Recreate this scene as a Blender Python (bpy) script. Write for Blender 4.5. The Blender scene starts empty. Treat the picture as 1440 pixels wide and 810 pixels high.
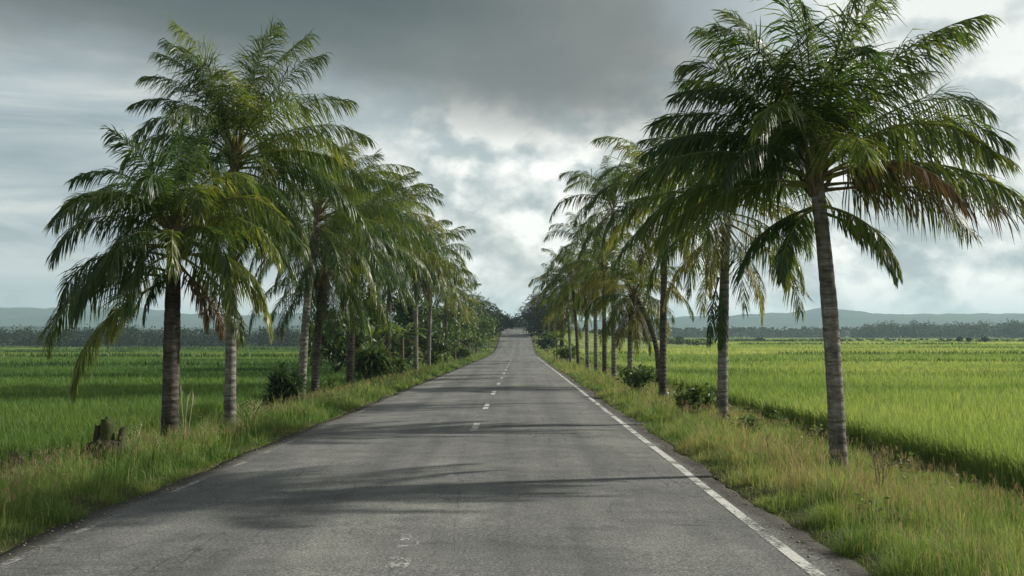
import bpy, math, random
import numpy as np
from mathutils import Vector

RS = np.random.RandomState(7)
R = math.radians
sc = bpy.context.scene
COL = sc.collection
CAMZ = 1.94
F = 1500.0            # focal length in photo pixels (1440 wide)
VX, HY = 731.0, 470.0  # straight-ahead column and level row of the photo

# ------------------------------------------------------------------ helpers
def tag(o, label=None, cat=None, group=None, kind=None):
    if label: o['label'] = label
    if cat: o['category'] = cat
    if group: o['group'] = group
    if kind: o['kind'] = kind
    return o

def link(name, me, parent=None, mats=None):
    o = bpy.data.objects.new(name, me)
    COL.objects.link(o)
    if parent: o.parent = parent
    return o

def empty(name, loc, rz=0):
    o = bpy.data.objects.new(name, None)
    o.empty_display_size = .3
    COL.objects.link(o)
    o.location = loc; o.rotation_euler = (0, 0, rz)
    return o

def mesh_np(name, V, faces, mats=(), attrs=None, smooth=False, midx=None):
    """faces: list of int arrays (n,k)"""
    me = bpy.data.meshes.new(name)
    V = np.asarray(V, dtype=np.float32)
    me.vertices.add(len(V)); me.vertices.foreach_set('co', V.ravel())
    faces = [np.asarray(f, dtype=np.int32) for f in faces if len(f)]
    nl = sum(f.size for f in faces); nf = sum(len(f) for f in faces)
    me.loops.add(nl); me.polygons.add(nf)
    me.loops.foreach_set('vertex_index', np.concatenate([f.ravel() for f in faces]))
    tot = np.concatenate([np.full(len(f), f.shape[1], np.int32) for f in faces])
    st = np.concatenate([[0], np.cumsum(tot)[:-1]]).astype(np.int32)
    me.polygons.foreach_set('loop_start', st)
    if smooth: me.polygons.foreach_set('use_smooth', np.ones(nf, bool))
    for m in mats: me.materials.append(m)
    if midx is not None: me.polygons.foreach_set('material_index', np.asarray(midx, np.int32))
    for k, a in (attrs or {}).items():
        at = me.attributes.new(k, 'FLOAT', 'POINT')
        at.data.foreach_set('value', np.asarray(a, np.float32))
    me.update(calc_edges=True)
    return me

class Geo:
    """collects tubes / strips as one mesh"""
    def __init__(s): s.V = []; s.Q = []; s.T = []; s.A = []; s.n = 0
    def add(s, V, Q=None, T=None, v=0.5):
        V = np.asarray(V, float).reshape(-1, 3)
        s.V.append(V)
        s.A.append(np.broadcast_to(np.asarray(v, float), (len(V),)).copy() if np.ndim(v) <= 1 else v)
        if Q is not None and len(Q): s.Q.append(np.asarray(Q, int) + s.n)
        if T is not None and len(T): s.T.append(np.asarray(T, int) + s.n)
        s.n += len(V)
    def tube(s, P, rad, k=8, v=0.5, cap=True):
        P = np.asarray(P, float); n = len(P); rad = np.broadcast_to(rad, (n,))
        T = np.gradient(P, axis=0); T /= np.linalg.norm(T, axis=1)[:, None] + 1e-9
        ref = np.array([0, 1, 0.]) if abs(T[0][1]) < .9 else np.array([1., 0, 0])
        U = np.cross(T, ref); U /= np.linalg.norm(U, axis=1)[:, None] + 1e-9
        W = np.cross(T, U)
        a = np.arange(k) * 2 * math.pi / k
        ring = P[:, None, :] + rad[:, None, None] * (np.cos(a)[None, :, None] * U[:, None, :] + np.sin(a)[None, :, None] * W[:, None, :])
        V = ring.reshape(-1, 3)
        i, j = np.meshgrid(np.arange(n - 1), np.arange(k), indexing='ij')
        Q = np.stack([i * k + j, i * k + (j + 1) % k, (i + 1) * k + (j + 1) % k, (i + 1) * k + j], -1).reshape(-1, 4)
        Tt = None
        if cap:
            V = np.vstack([V, P[-1:]]); c = len(V) - 1
            jj = np.arange(k)
            Tt = np.stack([(n - 1) * k + jj, (n - 1) * k + (jj + 1) % k, np.full(k, c)], -1)
        s.add(V, Q, Tt, v)
    def mesh(s, name, mats, smooth=True):
        V = np.vstack(s.V)
        return mesh_np(name, V, ([np.vstack(s.Q)] if s.Q else []) + ([np.vstack(s.T)] if s.T else []), mats, {'v': np.concatenate(s.A)}, smooth)

def value_noise(x, y, seed=0, scale=1.0):
    """smooth 2-d value noise, vectorised, 0..1"""
    x = np.asarray(x, float) / scale; y = np.asarray(y, float) / scale
    xi = np.floor(x).astype(np.int64); yi = np.floor(y).astype(np.int64)
    fx = x - xi; fy = y - yi
    fx = fx * fx * (3 - 2 * fx); fy = fy * fy * (3 - 2 * fy)
    def h(a, b):
        n = (a * 374761393 + b * 668265263 + seed * 1442695041) & 0x7fffffff
        n = ((n ^ (n >> 13)) * 1274126177) & 0x7fffffff
        return ((n ^ (n >> 16)) & 0xffff) / 65535.0
    return (h(xi, yi) * (1 - fx) + h(xi + 1, yi) * fx) * (1 - fy) + (h(xi, yi + 1) * (1 - fx) + h(xi + 1, yi + 1) * fx) * fy

def fbm(x, y, seed=0, scale=1.0, oct=4):
    a = 0; t = 0; w = 1.0
    for k in range(oct):
        a = a + w * value_noise(x, y, seed + k * 17, scale / 2 ** k); t += w; w *= .5
    return a / t

def sstep(a, b, x):
    t = np.clip((np.asarray(x, float) - a) / (b - a), 0, 1)
    return t * t * (3 - 2 * t)

# ------------------------------------------------------------------ materials
def mat(name):
    m = bpy.data.materials.new(name); m.use_nodes = True
    nt = m.node_tree; nt.nodes.clear()
    return m, nt, nt.nodes, nt.links

def N(nt, t, **kw):
    n = nt.nodes.new(t)
    for k, v in kw.items():
        if k in n.inputs: n.inputs[k].default_value = v
        else: setattr(n, k, v)
    return n

def ramp(nt, stops, fac=None):
    n = nt.nodes.new('ShaderNodeValToRGB')
    e = n.color_ramp.elements
    while len(e) < len(stops): e.new(.5)
    for k, (p, c) in enumerate(stops):
        e[k].position = p; e[k].color = (*c, 1) if len(c) == 3 else c
    if fac is not None: nt.links.new(fac, n.inputs[0])
    return n

def math_n(nt, op, a, b=None, c=None, clamp=False):
    n = nt.nodes.new('ShaderNodeMath'); n.operation = op; n.use_clamp = clamp
    for k, x in enumerate((a, b, c)):
        if x is None: continue
        if isinstance(x, (int, float)): n.inputs[k].default_value = x
        else: nt.links.new(x, n.inputs[k])
    return n.outputs[0]

def mixc(nt, f, a, b, mode='MIX'):
    n = nt.nodes.new('ShaderNodeMix'); n.data_type = 'RGBA'; n.blend_type = mode
    for sock, x in ((n.inputs[0], f), (n.inputs[6], a), (n.inputs[7], b)):
        if isinstance(x, (int, float)): sock.default_value = x
        elif isinstance(x, tuple): sock.default_value = (*x, 1) if len(x) == 3 else x
        else: nt.links.new(x, sock)
    return n.outputs[2]

def leaf_mat(name, stops, trans=.35, rough=.5, spec=.3, obj_rand=.25, tgain=(1.5, 1.45, .9), noise=0.0):
    """foliage: colour by the leaf's own tone 'v' plus a per-object shift, light passing through"""
    m, nt, nd, lk = mat(name)
    out = nd.new('ShaderNodeOutputMaterial')
    at = N(nt, 'ShaderNodeAttribute', attribute_name='v')
    oi = nd.new('ShaderNodeObjectInfo')
    f = math_n(nt, 'ADD', at.outputs['Fac'], math_n(nt, 'MULTIPLY_ADD', oi.outputs['Random'], obj_rand, -obj_rand / 2))
    if noise:
        tc = nd.new('ShaderNodeTexCoord')
        nz = N(nt, 'ShaderNodeTexNoise', Scale=3.0, Detail=3.0); lk.new(tc.outputs['Object'], nz.inputs['Vector'])
        f = math_n(nt, 'ADD', f, math_n(nt, 'MULTIPLY_ADD', nz.outputs[0], noise, -noise / 2))
    r = ramp(nt, stops, f)
    p = N(nt, 'ShaderNodeBsdfPrincipled', Roughness=rough)
    p.inputs['Specular IOR Level'].default_value = spec
    lk.new(r.outputs[0], p.inputs['Base Color'])
    if trans > 0:
        t = nd.new('ShaderNodeBsdfTranslucent')
        g = mixc(nt, 1.0, r.outputs[0], (*tgain, 1), 'MULTIPLY')
        lk.new(g, t.inputs['Color'])
        mx = N(nt, 'ShaderNodeMixShader', Fac=trans)
        lk.new(p.outputs[0], mx.inputs[1]); lk.new(t.outputs[0], mx.inputs[2])
        lk.new(mx.outputs[0], out.inputs[0])
    else:
        lk.new(p.outputs[0], out.inputs[0])
    return m

M = {}
M['frond'] = leaf_mat('palm_leaf', [(0, (.012, .030, .009)), (.35, (.037, .080, .018)), (.65, (.096, .138, .028)), (1, (.26, .25, .065))], .42, .40, .45, .46, (1.85, 1.65, .85))
M['frond_yellow'] = leaf_mat('palm_leaf_yellowing', [(0, (.035, .065, .014)), (.4, (.095, .125, .024)), (.7, (.20, .20, .04)), (1, (.30, .23, .06))], .42, .5, .3, .6)
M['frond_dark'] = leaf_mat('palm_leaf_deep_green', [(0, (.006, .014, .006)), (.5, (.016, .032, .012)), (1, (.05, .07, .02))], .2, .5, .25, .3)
M['shade_tree'] = leaf_mat('deep_green_shaded_leaf', [(0, (.008, .016, .008)), (.5, (.018, .032, .014)), (1, (.045, .06, .024))], .15, .7, .12, .2)  # darker far-tree leaf; cloud shadow over the left wood put into its colour
M['frond_brown'] = leaf_mat('palm_leaf_dry', [(0, (.05, .032, .018)), (.5, (.13, .085, .05)), (1, (.22, .15, .09))], .25, .8, .1, .3)
M['dark_leaf'] = leaf_mat('dark_leaf', [(0, (.014, .032, .011)), (.5, (.038, .075, .020)), (1, (.10, .15, .036))], .28, .5, .35, .2)
M['bush_leaf'] = leaf_mat('bush_leaf', [(0, (.026, .052, .012)), (.5, (.066, .118, .026)), (1, (.16, .20, .05))], .32, .5, .35, .2)
M['banana_leaf'] = leaf_mat('banana_leaf', [(0, (.035, .07, .014)), (.5, (.085, .14, .026)), (1, (.16, .2, .05))], .4, .45, .4, .2)
M['verge'] = leaf_mat('verge_grass_blade', [(0, (.022, .052, .012)), (.35, (.070, .142, .028)), (.6, (.145, .232, .056)), (.82, (.27, .29, .11)), (1, (.34, .26, .16))], .38, .6, .2, 0)
M['seed'] = leaf_mat('grass_seed_head', [(0, (.14, .10, .065)), (.5, (.25, .18, .12)), (1, (.36, .29, .19))], .35, .8, .1, 0)
M['rice_bright'] = leaf_mat('ripening_rice_leaf', [(0, (.032, .072, .018)), (.4, (.120, .198, .044)), (.7, (.230, .305, .086)), (1, (.39, .40, .15))], .42, .55, .25, 0)
M['rice_deep'] = leaf_mat('shaded_rice_leaf', [(0, (.016, .046, .012)), (.4, (.058, .128, .026)), (.7, (.125, .195, .042)), (1, (.25, .27, .08))], .42, .55, .25, 0)  # deeper green, with part of the left field's shade put into the colour
M['far_tree'] = leaf_mat('far_tree_leaf', [(0, (.014, .026, .009)), (.5, (.032, .052, .017)), (1, (.07, .09, .03))], .2, .7, .15, .2)

def trunk_mat(name, c0, c1, c2, ringscale=11.0):
    m, nt, nd, lk = mat(name)
    out = nd.new('ShaderNodeOutputMaterial')
    tc = nd.new('ShaderNodeTexCoord')
    mp = N(nt, 'ShaderNodeMapping'); mp.inputs['Scale'].default_value = (1, 1, 1)
    lk.new(tc.outputs['Object'], mp.inputs[0])
    n1 = N(nt, 'ShaderNodeTexNoise', Scale=2.2, Detail=5.0, Roughness=.6); lk.new(mp.outputs[0], n1.inputs['Vector'])
    mp2 = N(nt, 'ShaderNodeMapping'); mp2.inputs['Scale'].default_value = (5, 5, 34)
    lk.new(tc.outputs['Object'], mp2.inputs[0])
    n2 = N(nt, 'ShaderNodeTexNoise', Scale=1.0, Detail=4.0, Roughness=.65); lk.new(mp2.outputs[0], n2.inputs['Vector'])
    w = N(nt, 'ShaderNodeTexWave', Scale=ringscale / 6.28 * 1.0, Distortion=4.5, Detail=3.0)
    w.bands_direction = 'Z'; w.inputs['Detail Scale'].default_value = 1.2
    lk.new(tc.outputs['Object'], w.inputs['Vector'])
    ring = ramp(nt, [(0, (0, 0, 0)), (.16, (.75, .75, .75)), (.5, (1, 1, 1))], w.outputs['Fac'])
    mp3 = N(nt, 'ShaderNodeMapping'); mp3.inputs['Scale'].default_value = (9, 9, 1.6)
    lk.new(tc.outputs['Object'], mp3.inputs[0])
    n3 = N(nt, 'ShaderNodeTexNoise', Scale=1.0, Detail=5.0, Roughness=.7); lk.new(mp3.outputs[0], n3.inputs['Vector'])
    base = ramp(nt, [(.3, c0), (.5, c1), (.72, c2)], n1.outputs[0])
    b2 = mixc(nt, .75, base.outputs[0], ramp(nt, [(.36, (.42, .40, .37)), (.62, (1.25, 1.22, 1.18))], n2.outputs[0]).outputs[0], 'MULTIPLY')
    b2 = mixc(nt, .5, b2, ramp(nt, [(.38, (.5, .5, .47)), (.6, (1.15, 1.13, 1.1))], n3.outputs[0]).outputs[0], 'MULTIPLY')
    b3 = mixc(nt, .27, b2, ring.outputs[0], 'MULTIPLY')
    p = N(nt, 'ShaderNodeBsdfPrincipled', Roughness=.9); p.inputs['Specular IOR Level'].default_value = .15
    lk.new(b3, p.inputs['Base Color'])
    bp = N(nt, 'ShaderNodeBump', Strength=1.0, Distance=.035)
    h = math_n(nt, 'ADD', math_n(nt, 'MULTIPLY', w.outputs['Fac'], .6), n2.outputs[0])
    lk.new(h, bp.inputs['Height']); lk.new(bp.outputs[0], p.inputs['Normal'])
    lk.new(p.outputs[0], out.inputs[0])
    return m
M['trunk_grey'] = trunk_mat('palm_bark_grey', (.095, .088, .076), (.195, .185, .165), (.34, .325, .295))
M['trunk_brown'] = trunk_mat('palm_bark_brown', (.042, .036, .030), (.092, .081, .069), (.175, .155, .135), 14.0)
M['bark'] = trunk_mat('tree_bark', (.03, .024, .018), (.07, .055, .04), (.12, .10, .08), 3.0)

def fibre_mat():
    m, nt, nd, lk = mat('leaf_sheath_fibre')
    out = nd.new('ShaderNodeOutputMaterial'); tc = nd.new('ShaderNodeTexCoord')
    mp = N(nt, 'ShaderNodeMapping'); mp.inputs['Scale'].default_value = (30, 30, 5); lk.new(tc.outputs['Object'], mp.inputs[0])
    n = N(nt, 'ShaderNodeTexNoise', Scale=1.0, Detail=5.0); lk.new(mp.outputs[0], n.inputs['Vector'])
    r = ramp(nt, [(.3, (.03, .022, .012)), (.55, (.11, .08, .04)), (.75, (.19, .15, .075))], n.outputs[0])
    p = N(nt, 'ShaderNodeBsdfPrincipled', Roughness=.9); lk.new(r.outputs[0], p.inputs['Base Color'])
    bp = N(nt, 'ShaderNodeBump', Strength=.7, Distance=.02); lk.new(n.outputs[0], bp.inputs['Height']); lk.new(bp.outputs[0], p.inputs['Normal'])
    lk.new(p.outputs[0], out.inputs[0]); return m
M['fibre'] = fibre_mat()

def plain(name, c, rough=.8, noise=.0, nscale=8.0):
    m, nt, nd, lk = mat(name)
    out = nd.new('ShaderNodeOutputMaterial'); tc = nd.new('ShaderNodeTexCoord')
    n = N(nt, 'ShaderNodeTexNoise', Scale=nscale, Detail=6.0, Roughness=.65); lk.new(tc.outputs['Object'], n.inputs['Vector'])
    a = tuple(x * (1 - noise) for x in c); b = tuple(min(1, x * (1 + noise)) for x in c)
    r = ramp(nt, [(.3, a), (.7, b)], n.outputs[0])
    p = N(nt, 'ShaderNodeBsdfPrincipled', Roughness=rough); p.inputs['Specular IOR Level'].default_value = .2
    lk.new(r.outputs[0], p.inputs['Base Color'])
    bp = N(nt, 'ShaderNodeBump', Strength=.6, Distance=.02); lk.new(n.outputs[0], bp.inputs['Height']); lk.new(bp.outputs[0], p.inputs['Normal'])
    lk.new(p.outputs[0], out.inputs[0]); return m
M['deadwood'] = plain('dead_wood', (.10, .075, .055), .9, .5, 12)
M['stump'] = plain('rotten_stump', (.035, .026, .018), .95, .6, 9)
M['moss'] = plain('mossy_wood', (.04, .05, .014), .95, .5, 14)
M['straw'] = plain('dry_stalk', (.36, .32, .20), .8, .3, 20)
M['white_feather'] = plain('white_feather', (.8, .8, .77), .8, .05, 20)
M['beak'] = plain('beak_yellow', (.5, .33, .06), .5, .1, 20)
M['leg_dark'] = plain('leg_dark', (.04, .04, .035), .7, .1, 20)
M['fruit'] = plain('coconut_husk', (.10, .09, .03), .6, .4, 6)
M['pebble'] = plain('pebble', (.22, .19, .15), .9, .5, 3)

# ------------------------------------------------------------------ land form
XL, XR = -4.54, 2.51           # painted edge lines
RXL, RXR = -4.90, 2.88         # asphalt edges
FXL, FXR = -9.3, 7.6           # where the paddies begin

_ky = np.array([-400, -100, 0, 145, 195, 222, 245, 275, 300, 322, 345, 380, 430, 520, 700, 9000.])
_kz = np.array([3.0, .85, 0, -1.26, -1.45, -.85, .6, 2.55, 3.6, 3.95, 3.7, 2.2, -.5, -3.5, -4.0, -4.0])
_yy = np.linspace(-400, 9000, 18801)
_zz = np.interp(_yy, _ky, _kz)
_k = np.ones(61) / 61
_zz = np.convolve(np.pad(_zz, 30, 'edge'), _k, 'valid')
def road_z(y): return np.interp(y, _yy, _zz) - np.interp(0, _yy, _zz)

def field_z(x, y):
    yc = np.clip(y, 0, None)
    zr = -.42 - .0057 * np.clip(yc, 0, 150)
    zl = -.50 - .0075 * np.clip(yc, 0, 470)
    return np.where(x > -1, zr, zl)

def ground_z(x, y):
    x = np.asarray(x, float); y = np.asarray(y, float)
    d = np.maximum(np.maximum(RXL - x, x - RXR), 0)
    up = sstep(190, 300, y)
    w = 4.0 + up * 45 + sstep(330, 420, y) * 40
    t = sstep(0, 1, d / w)
    zr = road_z(y)
    zf = field_z(x, y)
    # shoulder bank swells a little beside the road before it falls to the paddies
    bank = .03 * np.exp(-((d - 1.5) / 1.1) ** 2) + .05 * (fbm(x, y, 5, 1.6, 3) - .5) * sstep(.2, 1.2, d)
    z = zr * (1 - t) + zf * t + bank * (1 - up)
    z = np.where(d <= 0, zr - .08, np.where(d < .35, np.minimum(z, zr - .05 + .16 * d), z))
    return z

def paddy(x, y):
    """tone of the rice: plots of different ripeness, and the weedy bunds between them"""
    side = x > 0
    wob = 6 * (fbm(x, y * 0, 3, 60, 2) - .5) + x * .03
    yb = y + wob
    edges = np.array([-200, 62, 96, 150, 215, 300, 395, 520, 720, 1000, 1500, 9000.])
    idx = np.clip(np.searchsorted(edges, yb) - 1, 0, len(edges) - 2)
    tr = np.array([.60, .70, .56, .80, .64, .84, .62, .70, .46, .50, .4])[idx]
    tl = np.array([.50, .40, .54, .74, .44, .80, .50, .42, .4, .4, .4])[idx]
    v = np.where(side, tr, tl)
    v = v + .34 * (fbm(x, y, 11, 9, 4) - .5) + .30 * (fbm(x * .35, y, 12, 14, 3) - .5)
    dist = np.min(np.abs(yb[..., None] - edges[None, 1:-1]), -1)
    bund = np.exp(-(dist / (.35 + .004 * np.abs(y))) ** 2) * sstep(.25, .5, fbm(x, yb * .05, 21, 30, 2))
    # darker streaks of ranker growth
    strk = sstep(.60, .74, fbm(x * .22, y, 31, 7, 3))
    return v - .36 * bund - .22 * strk, bund

# ---- ground sheet
def axis(segs):
    out = []
    for a, b, s in segs: out.append(np.arange(a, b, s))
    return np.concatenate(out)
gx_pos = axis([(0, 2.4, .6), (2.4, 9, .2), (9, 20, .8), (20, 60, 4), (60, 200, 14), (200, 1000, 80), (1000, 8001, 500)])
gx_neg = -axis([(.6, 4.4, .6), (4.4, 11, .2), (11, 20, .8), (20, 60, 4), (60, 200, 14), (200, 1000, 80), (1000, 8001, 500)])[::-1]
gx = np.concatenate([gx_neg, gx_pos])
gy = axis([(-300, -20, 20), (-20, 0, 2), (0, 60, .5), (60, 160, 2), (160, 460, 4), (460, 1000, 20), (1000, 9001, 200)])
GX, GY = np.meshgrid(gx, gy, indexing='ij')
GZ = ground_z(GX, GY)
nx, ny = GX.shape
i, j = np.meshgrid(np.arange(nx - 1), np.arange(ny - 1), indexing='ij')
Q = np.stack([i * ny + j, (i + 1) * ny + j, (i + 1) * ny + j + 1, i * ny + j + 1], -1).reshape(-1, 4)
pv, _b = paddy(GX.ravel(), GY.ravel())
GD = np.maximum(np.maximum(FXL - GX, GX - FXR), 0)
fieldmask = sstep(0, 1.2, GD).ravel()

def ground_mat():
    m, nt, nd, lk = mat('soil_and_paddy')
    out = nd.new('ShaderNodeOutputMaterial')
    av = N(nt, 'ShaderNodeAttribute', attribute_name='v'); af = N(nt, 'ShaderNodeAttribute', attribute_name='field')
    tc = nd.new('ShaderNodeTexCoord')
    n1 = N(nt, 'ShaderNodeTexNoise', Scale=.9, Detail=8.0, Roughness=.65); lk.new(tc.outputs['Object'], n1.inputs['Vector'])
    n2 = N(nt, 'ShaderNodeTexNoise', Scale=14.0, Detail=6.0, Roughness=.7); lk.new(tc.outputs['Object'], n2.inputs['Vector'])
    soil = ramp(nt, [(.3, (.022, .020, .012)), (.55, (.05, .045, .026)), (.75, (.10, .085, .055))], n2.outputs[0])
    grassy = ramp(nt, [(.35, (.04, .06, .012)), (.65, (.10, .11, .03))], n1.outputs[0])
    verge = mixc(nt, .45, soil.outputs[0], grassy.outputs[0])
    mp = N(nt, 'ShaderNodeMapping'); mp.inputs['Scale'].default_value = (.05, .22, 1); lk.new(tc.outputs['Object'], mp.inputs[0])
    n3 = N(nt, 'ShaderNodeTexNoise', Scale=1.0, Detail=8.0, Roughness=.7); lk.new(mp.outputs[0], n3.inputs['Vector'])
    f = math_n(nt, 'ADD', av.outputs['Fac'], math_n(nt, 'MULTIPLY_ADD', n3.outputs[0], .7, -.35))
    pad = ramp(nt, [(0, (.02, .048, .014)), (.4, (.085, .138, .034)), (.7, (.18, .225, .066)), (1, (.30, .30, .11))], f)
    c = mixc(nt, af.outputs['Fac'], verge, pad.outputs[0])
    p = N(nt, 'ShaderNodeBsdfPrincipled', Roughness=.95); p.inputs['Specular IOR Level'].default_value = .08
    lk.new(c, p.inputs['Base Color'])
    bp = N(nt, 'ShaderNodeBump', Strength=.7, Distance=.05); lk.new(n2.outputs[0], bp.inputs['Height']); lk.new(bp.outputs[0], p.inputs['Normal'])
    lk.new(p.outputs[0], out.inputs[0]); return m
me = mesh_np('ground', np.stack([GX, GY, GZ], -1).reshape(-1, 3), [Q], [ground_mat()], {'v': pv, 'field': fieldmask}, True)
tag(link('ground', me), kind='structure')

# ---- road
def asphalt_mat():
    m, nt, nd, lk = mat('worn_asphalt')
    out = nd.new('ShaderNodeOutputMaterial'); tc = nd.new('ShaderNodeTexCoord')
    ob = tc.outputs['Object']
    def noise(scale, det=5.0, rough=.6, sx=1, sy=1):
        mp = N(nt, 'ShaderNodeMapping'); mp.inputs['Scale'].default_value = (sx, sy, 1); lk.new(ob, mp.inputs[0])
        n = N(nt, 'ShaderNodeTexNoise', Scale=scale, Detail=det, Roughness=rough); lk.new(mp.outputs[0], n.inputs['Vector']); return n.outputs[0]
    grain = noise(52, 4, .8); speck = noise(34, 5, .72); patch = noise(.55, 6, .6); lane = noise(1.0, 4, .55, 1.25, .035); blot = noise(2.3, 5, .65)
    base = ramp(nt, [(.32, (.058, .061, .061)), (.48, (.122, .126, .123)), (.66, (.215, .217, .207))], speck)
    g = ramp(nt, [(.36, (.22, .22, .22)), (.5, (1, 1, 1)), (.66, (1.9, 1.88, 1.8))], grain)
    c = mixc(nt, .8, base.outputs[0], g.outputs[0], 'MULTIPLY')
    c = mixc(nt, .8, c, ramp(nt, [(.35, (.70, .71, .72)), (.65, (1.2, 1.19, 1.15))], patch).outputs[0], 'MULTIPLY')
    c = mixc(nt, .8, c, ramp(nt, [(.35, (.72, .72, .73)), (.62, (1.18, 1.17, 1.14))], lane).outputs[0], 'MULTIPLY')
    c = mixc(nt, .5, c, ramp(nt, [(.4, (.7, .7, .7)), (.6, (1.15, 1.15, 1.13))], blot).outputs[0], 'MULTIPLY')
    # older repair patches and a dark oil-stained strip down each lane
    mpp = N(nt, 'ShaderNodeMapping'); mpp.inputs['Scale'].default_value = (.42, .11, 1); lk.new(ob, mpp.inputs[0])
    vp = N(nt, 'ShaderNodeTexVoronoi', Scale=1.0, Randomness=.9); lk.new(mpp.outputs[0], vp.inputs['Vector'])
    c = mixc(nt, .5, c, ramp(nt, [(.0, (.78, .79, .8)), (.35, (1, 1, 1)), (.8, (1.16, 1.15, 1.12))], vp.outputs['Color']).outputs[0], 'MULTIPLY')
    sx = nd.new('ShaderNodeSeparateXYZ'); lk.new(ob, sx.inputs[0])
    trk = math_n(nt, 'SINE', math_n(nt, 'MULTIPLY_ADD', sx.outputs[0], 3.55, 1.2))
    c = mixc(nt, .6, c, ramp(nt, [(.0, (.88, .88, .89)), (1, (1.1, 1.1, 1.08))], math_n(nt, 'ADD', math_n(nt, 'MULTIPLY_ADD', trk, .3, .0), lane)).outputs[0], 'MULTIPLY')
    # long wandering cracks, transverse and lengthwise
    def crackline(sx_, sy_, sc_, wdt):
        mpc = N(nt, 'ShaderNodeMapping'); mpc.inputs['Scale'].default_value = (sx_, sy_, 1); lk.new(ob, mpc.inputs[0])
        nn = N(nt, 'ShaderNodeTexNoise', Scale=sc_, Detail=5.0, Roughness=.55); lk.new(mpc.outputs[0], nn.inputs['Vector'])
        return math_n(nt, 'LESS_THAN', math_n(nt, 'ABSOLUTE', math_n(nt, 'SUBTRACT', nn.outputs[0], .5)), wdt)
    lc = math_n(nt, 'MAXIMUM', crackline(.12, .8, .55, .0014), crackline(1.0, .06, .5, .0010))
    c = mixc(nt, math_n(nt, 'MULTIPLY', lc, .6), c, (.03, .03, .028))
    # tar-black crack network, only where the surface is broken
    mpv = N(nt, 'ShaderNodeMapping'); mpv.inputs['Scale'].default_value = (.75, .55, 1); lk.new(ob, mpv.inputs[0])
    nzv = N(nt, 'ShaderNodeTexNoise', Scale=1.6, Detail=4.0); lk.new(mpv.outputs[0], nzv.inputs['Vector'])
    add = N(nt, 'ShaderNodeMixRGB', blend_type='ADD'); add.inputs[0].default_value = .7
    lk.new(mpv.outputs[0], add.inputs[1]); lk.new(nzv.outputs['Color'], add.inputs[2])
    vo = N(nt, 'ShaderNodeTexVoronoi', Scale=1.0); vo.feature = 'DISTANCE_TO_EDGE'; lk.new(add.outputs[0], vo.inputs['Vector'])
    crack = math_n(nt, 'LESS_THAN', vo.outputs['Distance'], .011)
    mask = ramp(nt, [(.52, (0, 0, 0)), (.62, (1, 1, 1))], noise(.35, 3, .5))
    crk = math_n(nt, 'MULTIPLY', math_n(nt, 'MULTIPLY', crack, mask.outputs[0]), .55)
    c = mixc(nt, crk, c, (.03, .03, .028))
    # soil and leaf mould worked into the ragged edges (attribute = distance to the edge)
    ed = N(nt, 'ShaderNodeAttribute', attribute_name='edge')
    em = math_n(nt, 'ADD', ed.outputs['Fac'], math_n(nt, 'MULTIPLY_ADD', speck, .9, -.45))
    dirt = ramp(nt, [(.16, (1, 1, 1)), (.36, (0, 0, 0))], em)
    c = mixc(nt, dirt.outputs[0], c, ramp(nt, [(.4, (.016, .015, .012)), (.62, (.075, .066, .052))], grain).outputs[0])
    p = N(nt, 'ShaderNodeBsdfPrincipled', Roughness=.82); p.inputs['Specular IOR Level'].default_value = .3
    lk.new(c, p.inputs['Base Color'])
    bp = N(nt, 'ShaderNodeBump', Strength=.55, Distance=.012)
    h = math_n(nt, 'ADD', grain, math_n(nt, 'MULTIPLY', speck, 1.0)); h = math_n(nt, 'SUBTRACT', h, crk)
    lk.new(h, bp.inputs['Height']); lk.new(bp.outputs[0], p.inputs['Normal'])
    lk.new(p.outputs[0], out.inputs[0]); return m
ry = axis([(-30, 60, .12), (60, 160, .5), (160, 440, 1.5)])
def edge_noise(y, seed):
    return .16 * (fbm(y, 0 * y, seed, 2.4, 4) - .5) * 2 + .05 * (fbm(y, 0 * y, seed + 3, .35, 2) - .5) * 2
el = RXL + edge_noise(ry, 41) * .8; er = RXR + edge_noise(ry, 47)
ts = np.array([0, 0, .02, .06, .12, .2, .3, .4, .5, .6, .7, .8, .88, .94, .98, 1, 1])
RX = el[:, None] * (1 - ts) + er[:, None] * ts
cam_ber = .05 * (1 - ((RX - (XL + XR) / 2) / 3.9) ** 2)
RZ = road_z(ry)[:, None] + cam_ber - .02
RZ = RZ + .006 * (fbm(RX, ry[:, None] + 0 * RX, 77, 2.5, 3) - .5)
RZ[:, 0] -= .15; RZ[:, -1] -= .15
RX[:, 0] -= .03; RX[:, -1] += .03
def road_surf(x, y):
    return road_z(y) + .05 * (1 - ((x - (XL + XR) / 2) / 3.9) ** 2) - .02
n0, n1 = RX.shape
i, j = np.meshgrid(np.arange(n0 - 1), np.arange(n1 - 1), indexing='ij')
Q = np.stack([i * n1 + j, i * n1 + j + 1, (i + 1) * n1 + j + 1, (i + 1) * n1 + j], -1).reshape(-1, 4)
edge = np.minimum(RX - el[:, None], er[:, None] - RX)
edge_soft = edge.copy()
me = mesh_np('road', np.stack([RX, np.broadcast_to(ry[:, None], RX.shape), RZ], -1).reshape(-1, 3), [Q], [asphalt_mat()], {'edge': edge.ravel()}, False)
tag(link('road', me), kind='structure')

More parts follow.
